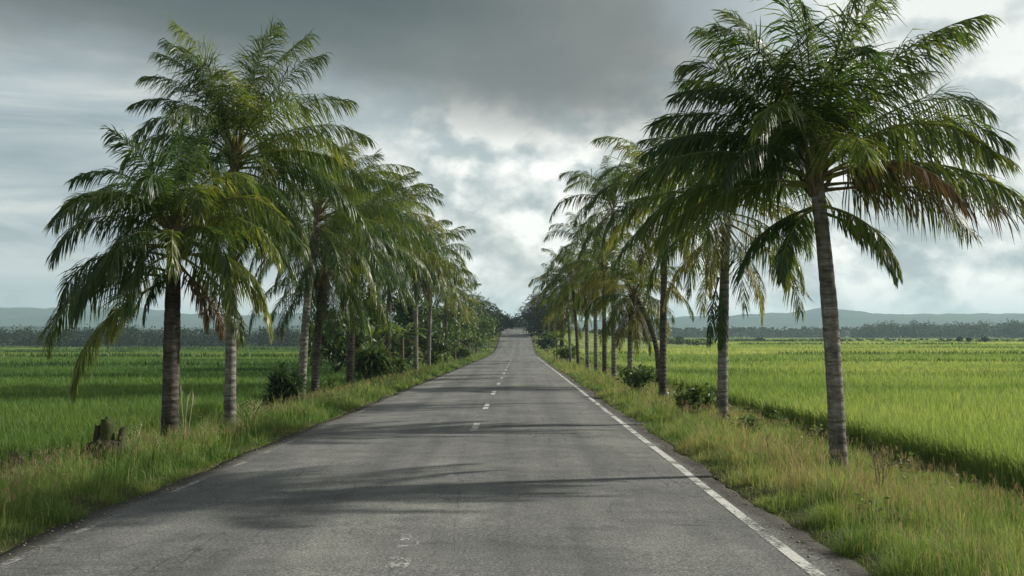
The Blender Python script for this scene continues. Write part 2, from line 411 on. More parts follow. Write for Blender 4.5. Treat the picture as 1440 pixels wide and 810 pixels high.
def paint_mat(name, wear, c=(.62, .62, .58)):
    m, nt, nd, lk = mat(name)
    out = nd.new('ShaderNodeOutputMaterial'); tc = nd.new('ShaderNodeTexCoord'); ob = tc.outputs['Object']
    n1 = N(nt, 'ShaderNodeTexNoise', Scale=26.0, Detail=6.0, Roughness=.7); lk.new(ob, n1.inputs['Vector'])
    n2 = N(nt, 'ShaderNodeTexNoise', Scale=1.3, Detail=4.0, Roughness=.6); lk.new(ob, n2.inputs['Vector'])
    f = math_n(nt, 'ADD', math_n(nt, 'MULTIPLY', n1.outputs[0], .6), n2.outputs[0])
    a = ramp(nt, [(wear - .05, (0, 0, 0)), (wear + .07, (1, 1, 1))], math_n(nt, 'MULTIPLY', f, .625))
    p = N(nt, 'ShaderNodeBsdfPrincipled', Roughness=.75)
    lk.new(ramp(nt, [(.3, tuple(x * .65 for x in c)), (.6, c)], n1.outputs[0]).outputs[0], p.inputs['Base Color'])
    tr = nd.new('ShaderNodeBsdfTransparent'); mx = nd.new('ShaderNodeMixShader')
    lk.new(a.outputs[0], mx.inputs[0]); lk.new(tr.outputs[0], mx.inputs[1]); lk.new(p.outputs[0], mx.inputs[2])
    lk.new(mx.outputs[0], out.inputs[0]); return m

def line_strip(spans, xc, w, mt, name, jit=.0):
    g = Geo()
    for (a, b) in spans:
        y = np.arange(a, b + 1e-6, min(.6, (b - a) / 2))
        xo = xc + jit * (fbm(y, 0 * y, 91, 6, 2) - .5)
        rows = []
        for x in (xo - w / 2, xo + w / 2):
            rows.append(np.stack([x, y, road_surf(x, y) + .006], -1))
        V = np.stack(rows, 1).reshape(-1, 3); n = len(y)
        k = np.arange(n - 1)
        g.add(V, np.stack([2 * k, 2 * k + 1, 2 * k + 3, 2 * k + 2], -1))
    return tag(link(name, g.mesh(name, [mt], False)), kind='structure')
line_strip([(-20, 148)], XR, .13, paint_mat('worn_edge_paint', .455, (.52, .52, .48)), 'edge_line', .04)
line_strip([(5, 22), (24, 27.5), (29, 38), (42, 60), (64, 78), (82, 150)], XL, .10, paint_mat('very_worn_edge_paint', .535, (.30, .30, .275)), 'faded_edge_line', .08)
dash = [(15.2, 18.0), (23.4, 26.0), (31.2, 34.6), (40, 43), (49, 52), (58, 61), (67, 70), (76, 79), (85, 88), (94, 97), (103, 106), (112, 115), (121, 124)]
line_strip(dash[1:], (XL + XR) / 2, .15, paint_mat('worn_dash_paint', .445, (.5, .5, .47)), 'centre_dashes')
line_strip([(8.6, 11.2), (12.6, 13.6), dash[0]], (XL + XR) / 2 - .03, .2, paint_mat('very_worn_dash_paint', .605), 'faded_centre_dashes', .1)

# ------------------------------------------------------------------ grass and rice
def blades(x, y, h, w, v, lean=.35, wind=(0, 0), z=None, zdrop=.03, out=None):
    n = len(x)
    if z is None: z = ground_z(x, y) - zdrop
    fa = RS.uniform(0, math.pi, n); la = RS.uniform(0, 2 * math.pi, n)
    if out is not None: la = out + RS.normal(0, .7, n)
    lm = h * lean * RS.gamma(2.0, .5, n)
    lm = np.minimum(lm, h * .85)
    lx = np.cos(la) * lm + wind[0] * h; ly = np.sin(la) * lm + wind[1] * h
    sx, sy = np.cos(fa) * w / 2, np.sin(fa) * w / 2
    zt = np.sqrt(np.maximum(h * h - lx * lx - ly * ly, (.25 * h) ** 2))
    P = np.empty((n, 5, 3), np.float32)
    P[:, 0] = np.stack([x - sx * .7, y - sy * .7, z], -1)
    P[:, 1] = np.stack([x + sx * .7, y + sy * .7, z], -1)
    mx, my, mz = x + lx * .24, y + ly * .24, z + zt * .66
    P[:, 2] = np.stack([mx - sx, my - sy, mz], -1)
    P[:, 3] = np.stack([mx + sx, my + sy, mz], -1)
    P[:, 4] = np.stack([x + lx, y + ly, z + zt], -1)
    b = np.arange(n)[:, None] * 5
    Qd = b + np.array([[0, 1, 3, 2]]); T = b + np.array([[2, 3, 4]])
    return P.reshape(-1, 3), Qd, T, np.repeat(v, 5)

def bake(name, parts, mt, label=None, cat=None):
    V = []; Qs = []; Ts = []; A = []; n = 0
    for P, q, t, a in parts:
        V.append(P); Qs.append(q + n); Ts.append(t + n); A.append(a); n += len(P)
    me = mesh_np(name, np.vstack(V), [np.vstack(Qs), np.vstack(Ts)], [mt], {'v': np.concatenate(A)})
    o = link(name, me)
    return tag(o, label, cat, kind='stuff')

def verge(side):
    bl = []; sd = []
    slabs = [(3, 7, 1300), (7, 13, 2700), (13, 20, 1800), (20, 32, 900), (32, 55, 380), (55, 95, 120), (95, 170, 45), (170, 335, 14)]
    for (a, b, dens) in slabs:
        if side > 0: x0, x1 = RXR - .05, FXR + .5
        else: x0, x1 = FXL - .6, RXL + .05
        if a >= 170:
            if side > 0: x1 += 14
            else: x0 -= 14
        nblade = int((x1 - x0) * (b - a) * dens)
        per = 14
        nc = nblade // per
        cx = RS.uniform(x0, x1, nc); cy = RS.uniform(a, b, nc)
        dens_keep = fbm(cx, cy, 61, 1.3, 3)
        keep = RS.uniform(0, 1, nc) < sstep(.15, .5, dens_keep) * .75 + .25
        cx, cy = cx[keep], cy[keep]; nc = len(cx)
        ch = RS.uniform(.7, 1.25, nc)
        spread = .05 + .0022 * (a + b) / 2
        # gather most clumps into tussocks that arch outward from their own centres
        nt_ = max(4, int((x1 - x0) * (b - a) * 2.6))
        tcx = RS.uniform(x0, x1, nt_); tcy = RS.uniform(a, b, nt_); tr_ = RS.uniform(.14, .34, nt_); th_ = RS.uniform(.75, 1.5, nt_); tv_ = RS.normal(0, .12, nt_)
        pick = RS.randint(0, nt_, nc); tus = RS.uniform(0, 1, nc) < .68
        ta = RS.uniform(0, 2 * math.pi, nc); tq = tr_[pick] * np.sqrt(RS.uniform(0, 1, nc)) * .8
        cx = np.where(tus, tcx[pick] + np.cos(ta) * tq, cx); cy = np.where(tus, tcy[pick] + np.sin(ta) * tq, cy)
        ch = np.where(tus, ch * th_[pick] * (1.08 - .45 * (tq / tr_[pick]) ** 2), ch * .62)
        cv = np.where(tus, tv_[pick], RS.normal(-.06, .08, nc))
        cdir = np.where(tus, ta, RS.uniform(0, 2 * math.pi, nc))
        x = (cx[:, None] + RS.normal(0, spread, (nc, per))).ravel()
        y = (cy[:, None] + RS.normal(0, spread, (nc, per))).ravel()
        hh = np.repeat(ch, per) * RS.uniform(.4, 1.25, nc * per)
        dr = np.maximum(np.maximum(RXL - x, x - RXR), 0)
        prof = (.16 + .20 * sstep(0, .9, dr)) * (1 - .62 * sstep(2.6, 4.3, dr))
        big = fbm(x, y, 71, 2.6, 3)
        prof = prof * (.56 + .95 * big)
        h = prof * hh
        ok = (np.maximum(RXL - x, x - RXR) > .03 + .25 * edge_noise(y, 47 if side > 0 else 41) * 1.5)
        d = np.hypot(x, y)
        w = .0034 * np.maximum(1, d / 9.5) * RS.uniform(.7, 1.4, len(x))
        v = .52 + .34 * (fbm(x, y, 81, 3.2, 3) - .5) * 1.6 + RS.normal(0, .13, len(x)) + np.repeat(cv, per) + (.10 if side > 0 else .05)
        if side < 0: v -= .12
        dry = RS.uniform(0, 1, len(x)) < .07 + .10 * sstep(.5, .7, fbm(x, y, 85, 1.8, 3))
        v = np.where(dry, RS.uniform(.75, 1.0, len(x)), v)
        sel = ok & (np.hypot(x + 7.35, (y - 18.7) * .7) > 1.05 * RS.uniform(.5, 1.1, len(x)))
        bl.append(blades(x[sel], y[sel], h[sel], w[sel], np.clip(v[sel], 0, 1), .72, (-.05 * side, -.03), out=np.repeat(cdir, per)[sel]))
        # flowering stems: a thin stalk and a hazy pinkish plume
        ns = int((x1 - x0) * (b - a) * dens * .022)
        x = RS.uniform(x0, x1, ns); y = RS.uniform(a, b, ns)
        dr = np.maximum(np.maximum(RXL - x, x - RXR), 0)
        ok = (dr > .3) & (dr < 3.6) & (RS.uniform(0, 1, ns) < sstep(.36, .62, fbm(x, y, 95, 2.4, 3)))
        x, y = x[ok], y[ok]; ns = len(x); d = np.hypot(x, y)
        h = RS.uniform(.30, .58, ns)
        bl.append(blades(x, y, h, .0020 * np.maximum(1, d / 10), RS.uniform(.55, .85, ns), .18, (-.06 * side, -.03)))
        z = ground_z(x, y)
        for k in range(5):
            ph = RS.uniform(.07, .12, ns)
            zz = z + h * RS.uniform(.78, .9, ns)
            pw = RS.uniform(.0022, .0038, ns) * np.maximum(1, d / 12)
            sd.append(blades(x - .05 * side * h + RS.normal(0, .012, ns), y + RS.normal(0, .012, ns), ph, pw, RS.uniform(0, 1, ns), .5, (0, 0), z=zz))
    nm = 'verge_grass'
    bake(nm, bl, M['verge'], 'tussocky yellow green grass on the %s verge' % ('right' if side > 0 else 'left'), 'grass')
    bake('grass_seed_heads', sd, M['seed'], 'pinkish brown grass seed heads on the %s verge' % ('right' if side > 0 else 'left'), 'grass')
verge(1); verge(-1)

def rice(side):
    bl = []
    slabs = [(-2, 12, 130, 10, 1), (12, 22, 420, 30, 1), (22, 34, 290, 40, 1.2), (34, 52, 130, 55, 1.4), (52, 85, 46, 85, 1.8), (85, 140, 12, 130, 2.4), (140, 230, 4.2, 200, 3.4), (230, 390, 1.4, 330, 5), (390, 620, .45, 480, 7)]
    for (a, b, dens, wid, cl) in slabs:
        e0 = FXR if side > 0 else FXL
        lim = .60 * (a + b) / 2 + 6
        wid = min(wid, max(lim, 8)) if a > 0 else wid
        n = int(wid * (b - a) * dens)
        if side > 0: x = e0 + RS.uniform(0, 1, n) * wid
        else: x = e0 - RS.uniform(0, 1, n) * wid
        y = RS.uniform(a, b, n)
        # extra plants on the first metre, where the rice face shows
        if 0 <= a < 90:
            ne = int((b - a) * dens * 1.4)
            x = np.concatenate([x, e0 + side * RS.uniform(0, 1.0, ne)]); y = np.concatenate([y, RS.uniform(a, b, ne)]); n += ne
        e = e0 + side * .5 * (fbm(y, 0 * y, 55, 3, 3) - .3)
        ok = (x - e) * side > 0
        if b > 190:
            hillw = 4 + sstep(190, 300, y) * 45 + 8
            ok &= np.where(y > 190, np.abs(x + 1) > hillw, True)
        x, y = x[ok], y[ok]; n = len(x)
        d = np.hypot(x, y)
        v, bund = paddy(x, y)
        h = (.66 if side > 0 else .55) * RS.uniform(.75, 1.15, n) * (.85 + .35 * fbm(x, y, 15, 4, 3))
        h = h * (1 + .3 * bund)
        w = .0085 * np.maximum(1, d / 15) * RS.uniform(.75, 1.3, n)
        v = v + RS.normal(0, .125, n)
        bl.append(blades(x, y, h, w, np.clip(v, 0, 1), .26, (-.05, -.02)))
    # ranker grass on the low bunds between plots
    for yb, hb in ((62, .25), (96, .45), (150, .8), (215, .6), (300, 1.0), (395, .9), (520, 1.0)):
        n = int(5200 * (1.0 if yb < 100 else .8))
        x = (FXR if side > 0 else FXL) + side * RS.uniform(2, .62 * yb + 20, n)
        y = yb - (6 * (fbm(x, 0 * x, 3, 60, 2) - .5) + x * .03) + RS.normal(0, .35 + .002 * yb, n)
        keep = (sstep(.36, .5, fbm(x, 0 * x, 23 + int(yb), 24, 2)) > RS.uniform(0, 1, n)) & ((yb < 190) | (np.abs(x + 1) > 62))
        x, y = x[keep], y[keep]; n = len(x)
        bl.append(blades(x, y, (.55 + hb * .6) * RS.uniform(.6, 1.2, n), .012 * np.maximum(1, yb / 16) * RS.uniform(.7, 1.3, n), np.clip(RS.normal(.16, .1, n), 0, 1), .4))
    bake('rice_crop', bl, M['rice_bright' if side > 0 else 'rice_deep'],
         'yellow green standing rice filling the right field' if side > 0 else 'deep green standing rice filling the left field', 'rice')
rice(1); rice(-1)

# pebbles and crumbs of asphalt along the ragged edges
def crumbs():
    g = Geo()
    n = 900
    for k in range(n):
        side = RS.rand() < .5
        y = 5 + 40 * RS.rand() ** 1.7
        x = (RXR + RS.normal(-.05, .14)) if side else (RXL + RS.normal(.05, .14))
        r = RS.uniform(.006, .022)
        z = max(float(road_surf(x, y)) if RXL < x < RXR else float(ground_z(x, y)), float(ground_z(x, y))) + r * .4
        V = np.array([[1, 0, 0], [0, 1, 0], [-1, 0, 0], [0, -1, 0], [0, 0, .8], [0, 0, -.5]]) * r * RS.uniform(.6, 1.3, (6, 1)) + [x, y, z]
        T = [[0, 1, 4], [1, 2, 4], [2, 3, 4], [3, 0, 4], [1, 0, 5], [2, 1, 5], [3, 2, 5], [0, 3, 5]]
        g.add(V, None, T)
    tag(link('gravel', g.mesh('gravel', [M['pebble']], False)), 'loose grit along the crumbling asphalt edges', 'gravel', kind='stuff')
crumbs()

# ------------------------------------------------------------------ palms
def frond_geo(L, e0, bend, rs, side_bend=0.0, lmax=.62, n=58, droop=.8, sparse=0.0, w0=.034, segs=3, power=1.45, vee=.25, t0=.16, twist=None):
    """one feather leaf starting at the origin and growing along +X; e0 launch angle, bend total downward turn (radians)"""
    g = Geo()
    m = 15
    t = np.linspace(0, 1, m)
    el = e0 - bend * t ** power
    az = side_bend * t ** 1.5
    D = np.stack([np.cos(el) * np.cos(az), np.cos(el) * np.sin(az), np.sin(el)], -1)
    P = np.vstack([[0, 0, 0], np.cumsum((D[1:] + D[:-1]) / 2 * L / (m - 1), axis=0)])
    r = np.interp(t, [0, .12, .5, 1], [.040, .024, .012, .003])
    g.tube(P, r, 5, v=.78, cap=False)
    tl = np.linspace(t0, .995, n)
    if twist is None: twist = float(np.clip(rs.normal(0, .48), -1.0, 1.0))
    tn = rs.uniform(0, 6.28); grp = rs.normal(0, 1, (2, 40))
    for s in (-1, 1):
        tt = np.clip(tl + rs.normal(0, .25 / n, n), t0, 1)
        keep = rs.uniform(0, 1, n) > sparse * (.4 + .6 * tt)
        tt = tt[keep]; k = len(tt)
        B = np.stack([np.interp(tt, t, P[:, c]) for c in range(3)], -1)
        T = np.stack([np.interp(tt, t, D[:, c]) for c in range(3)], -1); T /= np.linalg.norm(T, axis=1)[:, None]
        S0 = np.stack([-np.sin(np.interp(tt, t, az)), np.cos(np.interp(tt, t, az)), 0 * tt], -1)
        U0 = np.cross(T, S0); U0 /= np.linalg.norm(U0, axis=1)[:, None]
        th = (twist * np.clip(tt * 1.5, 0, 1.1) + .18 * np.sin(tt * 7 + tn))[:, None]
        S = (S0 * np.cos(th) + U0 * np.sin(th)) * s
        U = U0 * np.cos(th) - S0 * np.sin(th)
        gq = grp[(s + 1) // 2][np.clip((tt * 39).astype(int), 0, 39)]
        fwd = np.interp(tt, [0, .25, .7, 1], [.30, .60, 1.0, 2.3]) * rs.uniform(.7, 1.3, k) + .14 * gq
        d0 = S * 1.0 + T * fwd[:, None] + U * (vee + rs.normal(0, .13, k) + .12 * gq)[:, None]
        d0 /= np.linalg.norm(d0, axis=1)[:, None]
        ln = lmax * np.interp(tt, [0, .2, .4, .7, .9, 1], [.55, .9, 1, .86, .60, .38]) * rs.uniform(.72, 1.12, k)
        gv = droop * np.clip(rs.normal(1, .25, k) + .38 * np.sin(tt * rs.uniform(9, 16) + rs.uniform(0, 6)), .25, 1.8)
        us = np.linspace(0, 1, segs + 1)
        pts = [B]; dirs = []
        for a in range(segs):
            um = (us[a] + us[a + 1]) / 2
            f = np.clip(gv * (.10 + um * 2.0), 0, 2.4)[:, None]
            d = d0 + f * np.array([0, 0, -1.])
            d += rs.normal(0, .055, d.shape) + .10 * np.sin(tt * 37 + s)[:, None] * T
            d /= np.linalg.norm(d, axis=1)[:, None]
            dirs.append(d)
            pts.append(pts[-1] + d * (ln / segs)[:, None])
        dirs.append(dirs[-1])
        wid = np.interp(us, [0, .3, .7, 1], [.55, 1, .8, .08]) * w0 / 2
        Vs = []
        for a in range(segs + 1):
            W = T - dirs[a] * np.sum(T * dirs[a], 1)[:, None]
            W = W + .35 * rs.normal(0, 1, (k, 1)) * U
            W /= np.linalg.norm(W, axis=1)[:, None] + 1e-6
            Vs += [pts[a] - W * wid[a], pts[a] + W * wid[a]]
        V = np.stack(Vs, 1)                         # k, 2(segs+1), 3
        nv = 2 * (segs + 1)
        b = np.arange(k)[:, None] * nv
        Qd = np.vstack([b + np.array([[2 * a, 2 * a + 1, 2 * a + 3, 2 * a + 2]]) for a in range(segs)])
        vv = np.clip(.42 + rs.normal(0, .10, k), 0, 1)
        va = np.repeat(vv, nv).reshape(k, nv) + np.interp(us, [0, .7, 1], [0, .02, .16]).repeat(2)[None, :]
        g.add(V.reshape(-1, 3), Qd, None, np.clip(va.ravel(), 0, 1))
    return g

def frond_mesh(kind, *a, **k):
    return frond_geo(*a, **k).mesh('frond_' + kind, [M[kind]], True)

# shared leaves for the farther palms: canonical length 3.4 m, by launch angle
LIB = {}
def lib(kind, eclass, var, lod):
    key = (kind, eclass, var, lod)
    if key not in LIB:
        rs = np.random.RandomState(hash(('f', eclass, var, lod)) % 9999 if False else (eclass + 200) * 31 + var * 7 + lod)
        e0 = R(eclass)
        bend = R(np.interp(eclass, [-64, -40, -10, 20, 50, 85], [26, 44, 70, 94, 94, 38])) * rs.uniform(.85, 1.2)
        LIB[key] = frond_mesh(kind, 3.4, e0, bend, rs, side_bend=rs.uniform(-.35, .35), lmax=.98, n=(66, 46)[lod], droop=np.interp(eclass, [-40, 30, 85], [1.2, 1.12, .72]),
                              sparse=.12, w0=(.031, .052)[lod], segs=(3, 2)[lod], vee=np.interp(eclass, [-40, 40, 85], [.0, .18, .3]))
    return LIB[key]

def crown_plan(rs, n, emin=-38, emax=84):
    out = []
    for k in range(n):
        f = (k + .5) / n
        e = emin + (emax - emin) * f ** .95
        az = (k * 137.5 + rs.uniform(-18, 18)) % 360
        out.append((az, e))
    return out

def make_trunk(root, base, top, r0, r1, mt, rs, sway=.0):
    """base is the root's origin; top is relative"""
    n = max(24, int(np.linalg.norm(top) / .06)) if r0 * 800 / max(base[1], 1) > 3 else 26
    t = np.linspace(0, 1, n)
    top = np.asarray(top, float)
    P = t[:, None] * top[None, :]
    P[:, 0] += sway * np.sin(t * math.pi) - (top[0]) * .35 * np.sin(t * math.pi) * .5
    P[:, 1] += .3 * sway * np.sin(t * math.pi)
    z = P[:, 2]
    rad = r1 + (r0 - r1) * (1 - t) ** .8 + .32 * r0 * np.exp(-z / .2)
    ringp = .085
    rad = rad * (1 + .030 * np.abs(np.sin(z / ringp * math.pi + .6 * np.sin(z * 3))) ** .5 - .018 + .016 * rs.normal(0, 1, n) + .03 * np.sin(z * 2.1 + rs.uniform(0, 6)))
    P[0, 2] -= .15
    g = Geo(); g.tube(P, rad, 14 if n > 30 else 9)
    if n > 30:
        # root knuckles at the foot
        for q in range(9):
            a = rs.uniform(0, 6.28); ca, sa = math.cos(a), math.sin(a)
            g.tube([[ca * r0 * .9, sa * r0 * .9, .22], [ca * r0 * 1.35, sa * r0 * 1.35, .08], [ca * r0 * 1.75, sa * r0 * 1.75, -.12]], [.02, .03, .02], 5, cap=False)
    o = link('trunk', g.mesh('trunk', [mt]), root)
    return P

def palm(label, px, d, tpx, ty, L=3.3, n=24, mt='trunk_grey', seed=0, kind='frond', custom=None, yellow=.15, brown=2, r0=.155, lod=0, group=None, sway=0.0,
         emin=-54, fruits=0, dd=0.0, name='coconut_palm', dx=0.0):
    rs = np.random.RandomState(1000 + seed)
    x = (px - VX) / F * d
    bz = float(ground_z(x, d))
    root = tag(empty(name, (x, d, bz)), label, 'palm tree', group or 'coconut palms lining the road')
    top = ((tpx - VX) / F * (d + dd) - x, dd, CAMZ + (HY - ty) / F * (d + dd) - bz)
    make_trunk(root, (x, d), top, r0, r0 * .74, M[mt], rs, sway)
    # sheath of old leaf bases round the growing point
    g = Geo()
    T = np.array(top)
    g.tube([T + [0, 0, -.55], T + [0, 0, -.35], T + [0, 0, -.1], T + [0, 0, .12], T + [0, 0, .4]], [r0 * .74, r0 * 1.05, r0 * 1.2, r0 * .8, r0 * .12], 10)
    for q in range(14):
        a = q * 2.4; h = -.5 + .05 * q
        g.tube([T + [math.cos(a) * r0 * .8, math.sin(a) * r0 * .8, h], T + [math.cos(a) * r0 * 1.4, math.sin(a) * r0 * 1.4, h + .14], T + [math.cos(a) * r0 * 2.2, math.sin(a) * r0 * 2.2, h + .30]], [.05, .04, .012], 5)
    link('leaf_sheath', g.mesh('leaf_sheath', [M['fibre']]), root)
    plan = [(*c, None) for c in crown_plan(rs, int(n * 1.25), emin)] if custom is None else []
    leaves = []
    if custom is not None:
        for c in custom:
            az, e, Lc, bend = c[:4]; opt = c[4] if len(c) > 4 else {}
            opt = dict(opt); kd = opt.pop('kind', kind); zo = opt.pop('z', float(np.interp(e, [-50, 20, 80], [-1.05, -.30, .0])) * (Lc / 3.2))
            me = frond_mesh(kd, Lc, R(e), R(bend * 1.12), rs, side_bend=opt.pop('side', rs.uniform(-.2, .2)), droop=opt.pop('droop', float(np.interp(e, [-40, 30, 85], [1.25, 1.12, .72]))),
                            n=opt.pop('n', 92), lmax=opt.pop('lmax', .90 * min(1.1, Lc / 3.0)), w0=.024, vee=float(np.interp(e, [-40, 40, 85], [.0, .18, .3])), **opt)
            leaves.append((me, az, 1.0, zo, 0))
    for (az, e, _) in plan:
        ec = int(round(e / 12) * 12)
        kd = kind
        if rs.rand() < yellow * np.interp(e, [-40, 10, 60], [2.0, 1.0, .1]): kd = 'frond_yellow'
        sc_ = L / 3.4 * np.interp(e, [-56, -30, 0, 60, 85], [.72, .85, 1, 1, .74]) * rs.uniform(.9, 1.1)
        leaves.append((lib(kd, ec, rs.randint(4), lod), az, sc_, np.interp(e, [-56, 10, 84], [-1.15, -.30, .1]), rs.uniform(-6, 6)))
    for q in range(brown):
        leaves.append((lib('frond_brown', -48, q % 3, lod), rs.uniform(0, 360), L / 3.4 * rs.uniform(.55, .8), -.5, rs.uniform(-8, 4)))
    for (me, az, s, zo, tilt) in leaves:
        o = bpy.data.objects.new('frond', me); COL.objects.link(o); o.parent = root
        a = R(az)
        o.location = (top[0] + math.cos(a) * r0 * .55, top[1] + math.sin(a) * r0 * .55, top[2] + zo)
        o.rotation_euler = (0, -R(tilt), a); o.scale = (s, s, s)
    for q in range(fruits):
        a = rs.uniform(0, 6.28); g = Geo()
        c = T + [math.cos(a) * r0 * 1.8, math.sin(a) * r0 * 1.8, -.42 - .1 * rs.rand()]
        zz = np.linspace(-.12, .12, 7)
        g.tube([c + [0, 0, v] for v in zz], [max(.004, .085 * math.sqrt(max(0, 1 - (v / .12) ** 2))) for v in zz], 8)
        link('coconut', g.mesh('coconut', [M['fruit']]), root)
    return root

# --- the large palm on the right verge
D = {'kind': 'frond_brown'}
R1 = [(183, 36, 2.78, 64), (176, 48, 2.70, 66), (192, 24, 3.10, 60), (165, 42, 2.61, 70), (186, 64, 2.70, 60), (200, 56, 2.70, 70), (172, 72, 2.78, 44, {'side': .3}),
      (150, 64, 2.70, 58), (90, 74, 3.10, 50), (250, 70, 3.10, 66), (20, 79, 3.40, 36, {'side': .4}), (160, 82, 2.87, 40), (10, 64, 3.40, 48), (340, 66, 3.30, 54), (40, 68, 3.20, 50), (30, 58, 3.30, 50),
      (2, 49, 3.20, 62), (-6, 40, 3.10, 68), (8, 30, 3.35, 52), (-12, 18, 3.10, 56), (14, 9, 2.95, 48, {'kind': 'frond_yellow'}), (-3, 6, 3.30, 30, {'sparse': .78, 'kind': 'frond_brown'}),
       (318, 38, 2.90, 84, {'kind': 'frond_yellow'}), (275, 66, 3.00, 88), (240, 46, 2.90, 88), (226, 28, 2.70, 84, {'lmax': .5}), 
      (330, 18, 2.40, 74, {'kind': 'frond_brown', 'sparse': .3}), (70, 46, 3.10, 70), (110, 42, 3.10, 70),  (135, 24, 3.00, 66), (178, 10, 2.90, 54), 
      (80, 12, 2.90, 60), (195, -16, 1.70, 52, {'z': -.75}), (350, -18, 1.60, 56, {'z': -.8}), (230, -20, 1.70, 52, {'z': -.75}), (100, -12, 1.80, 60, {'z': -.7}), (310, -14, 1.80, 56, {'z': -.7}),
      (290, 80, 3.10, 44), (200, 77, 2.70, 54),  (330, 83, 3.30, 30), (228, 84, 3.20, 36), (168, 28, 3.00, 58), (190, 4, 2.70, 50, {'kind': 'frond_yellow'}), (4, 20, 3.10, 56), (270, 24, 2.90, 60),
      (88, 34, 3.20, 56), ]
palm('tallest, nearest coconut palm with pale ringed trunk on the right verge', 1176, 16.6, 1147, 226, custom=R1, seed=1, r0=.138, brown=0, fruits=0, mt='trunk_grey')
SECOND = palm('grey trunked palm directly left of the largest right palm, green leaf stub on trunk', 1014, 26.7, 1024, 272, L=3.1, n=26, seed=2, r0=.14, yellow=.4, brown=2)
for k, (az, e, Lc, z) in enumerate([(215, -72, 1.7, 3.75), (250, -80, 1.3, 3.3)]):
    o = link('frond', frond_mesh('frond', Lc, R(e), R(14), np.random.RandomState(90 + k), lmax=.42, n=40, droop=1.3, w0=.03, vee=0), SECOND)
    o.location = (.02 + .12 * math.cos(R(az)), .12 * math.sin(R(az)), z); o.rotation_euler = (0, 0, R(az))
palm('slim brownish palm trunk standing beside the low round weed bush on the right verge', 931, 36, 938, 262, L=3.1, n=26, seed=3, r0=.128, mt='trunk_brown', yellow=.3)
palm('upright narrow crowned palm rising highest of the middle right row', 863, 55, 862, 278, L=3.4, n=24, seed=4, r0=.132, mt='trunk_grey', yellow=.25)
palm('low yellowing palm with thin trunk behind the round weed bush', 885, 48, 889, 392, L=3.0, n=26, seed=5, r0=.13, yellow=.8, brown=3)
palm('leaning palm bending left behind the slim brown trunk', 924, 46, 892, 412, L=2.5, n=14, seed=6, r0=.13, yellow=.7, mt='trunk_brown', brown=2, sway=.25)
palm('palm with yellow drooping fronds just left of the highest middle right palm', 850, 61, 849, 370, L=2.9, n=19, seed=7, yellow=.4, r0=.14, mt='trunk_brown', brown=4)
palm('straight palm second left of the highest middle right palm', 838, 68, 836, 388, L=2.8, n=18, seed=8, yellow=.35, r0=.14, brown=4)
palm('palm with tufted top third left of the highest middle right palm', 826, 76, 821, 340, L=3.1, n=20, seed=9, yellow=.25, r0=.15, brown=4)
palm('ochre fringed palm at the left end of the dense right row', 813, 88, 803, 386, L=3.3, n=26, seed=10, yellow=.6, r0=.15, lod=1, mt='trunk_brown', brown=4)
palm('thick trunked palm with brown hanging skirt above the banana plant', 790, 118, 792, 404, L=4.0, n=28, seed=11, yellow=.5, r0=.28, brown=5, lod=1, mt='trunk_brown')
palm('smaller palm peeking out between the banana plant and the ochre fringed palm', 802, 104, 797, 428, L=3.4, n=20, seed=12, yellow=.6, r0=.14, lod=1)

# --- left row
L1 = [(180, 34, 2.75, 100), (172, 52, 2.6, 84), (188, 70, 2.4, 95, {'sparse': .25}), (160, 62, 2.5, 92), (90, 78, 2.2, 40), (30, 86, 2.1, 20), (10, 62, 2.5, 96), (350, 48, 2.6, 96),
      (330, 66, 2.5, 100), (300, 52, 2.6, 105), (270, 64, 2.4, 108), (240, 50, 2.6, 110), (215, 46, 2.6, 100), (183, 8, 3.1, 84, {'z': -1.0}), (198, -26, 2.9, 56, {'z': -1.05}),
      (205, 14, 2.5, 90, {'z': -.6}), (175, 18, 2.0, 80, {'z': -.9}), (0, 24, 2.7, 90), (20, 36, 2.7, 86), (60, 40, 2.7, 80), (120, 40, 2.6, 80), (140, 26, 2.6, 80),
      (345, 10, 2.4, 84, {'z': -.6}), (310, 22, 2.6, 92), (285, 26, 2.4, 96, {'z': -.4}), (255, 24, 2.4, 94, {'z': -.4}), (80, 15, 2.5, 70), (320, -30, 1.7, 50, {'z': -.7, 'kind': 'frond_brown', 'sparse': .4}),
      (20, -40, 1.6, 40, {'z': -.8, 'kind': 'frond_brown', 'sparse': .6}), (250, -30, 1.4, 50, {'z': -.8}), (290, 84, 2.2, 40), (210, 80, 2.2, 50), (335, 28, 2.9, 86), (315, 6, 2.7, 80), (265, 2, 2.5, 84), (230, 0, 2.6, 80), (0, -10, 2.6, 66), (345, -26, 2.3, 52), (150, -14, 2.6, 60), (160, 8, 2.9, 76)]
palm('nearest left palm with dark brown trunk and low drooping crown', 240, 21, 243, 318, custom=L1, seed=21, r0=.175, mt='trunk_brown', brown=1)
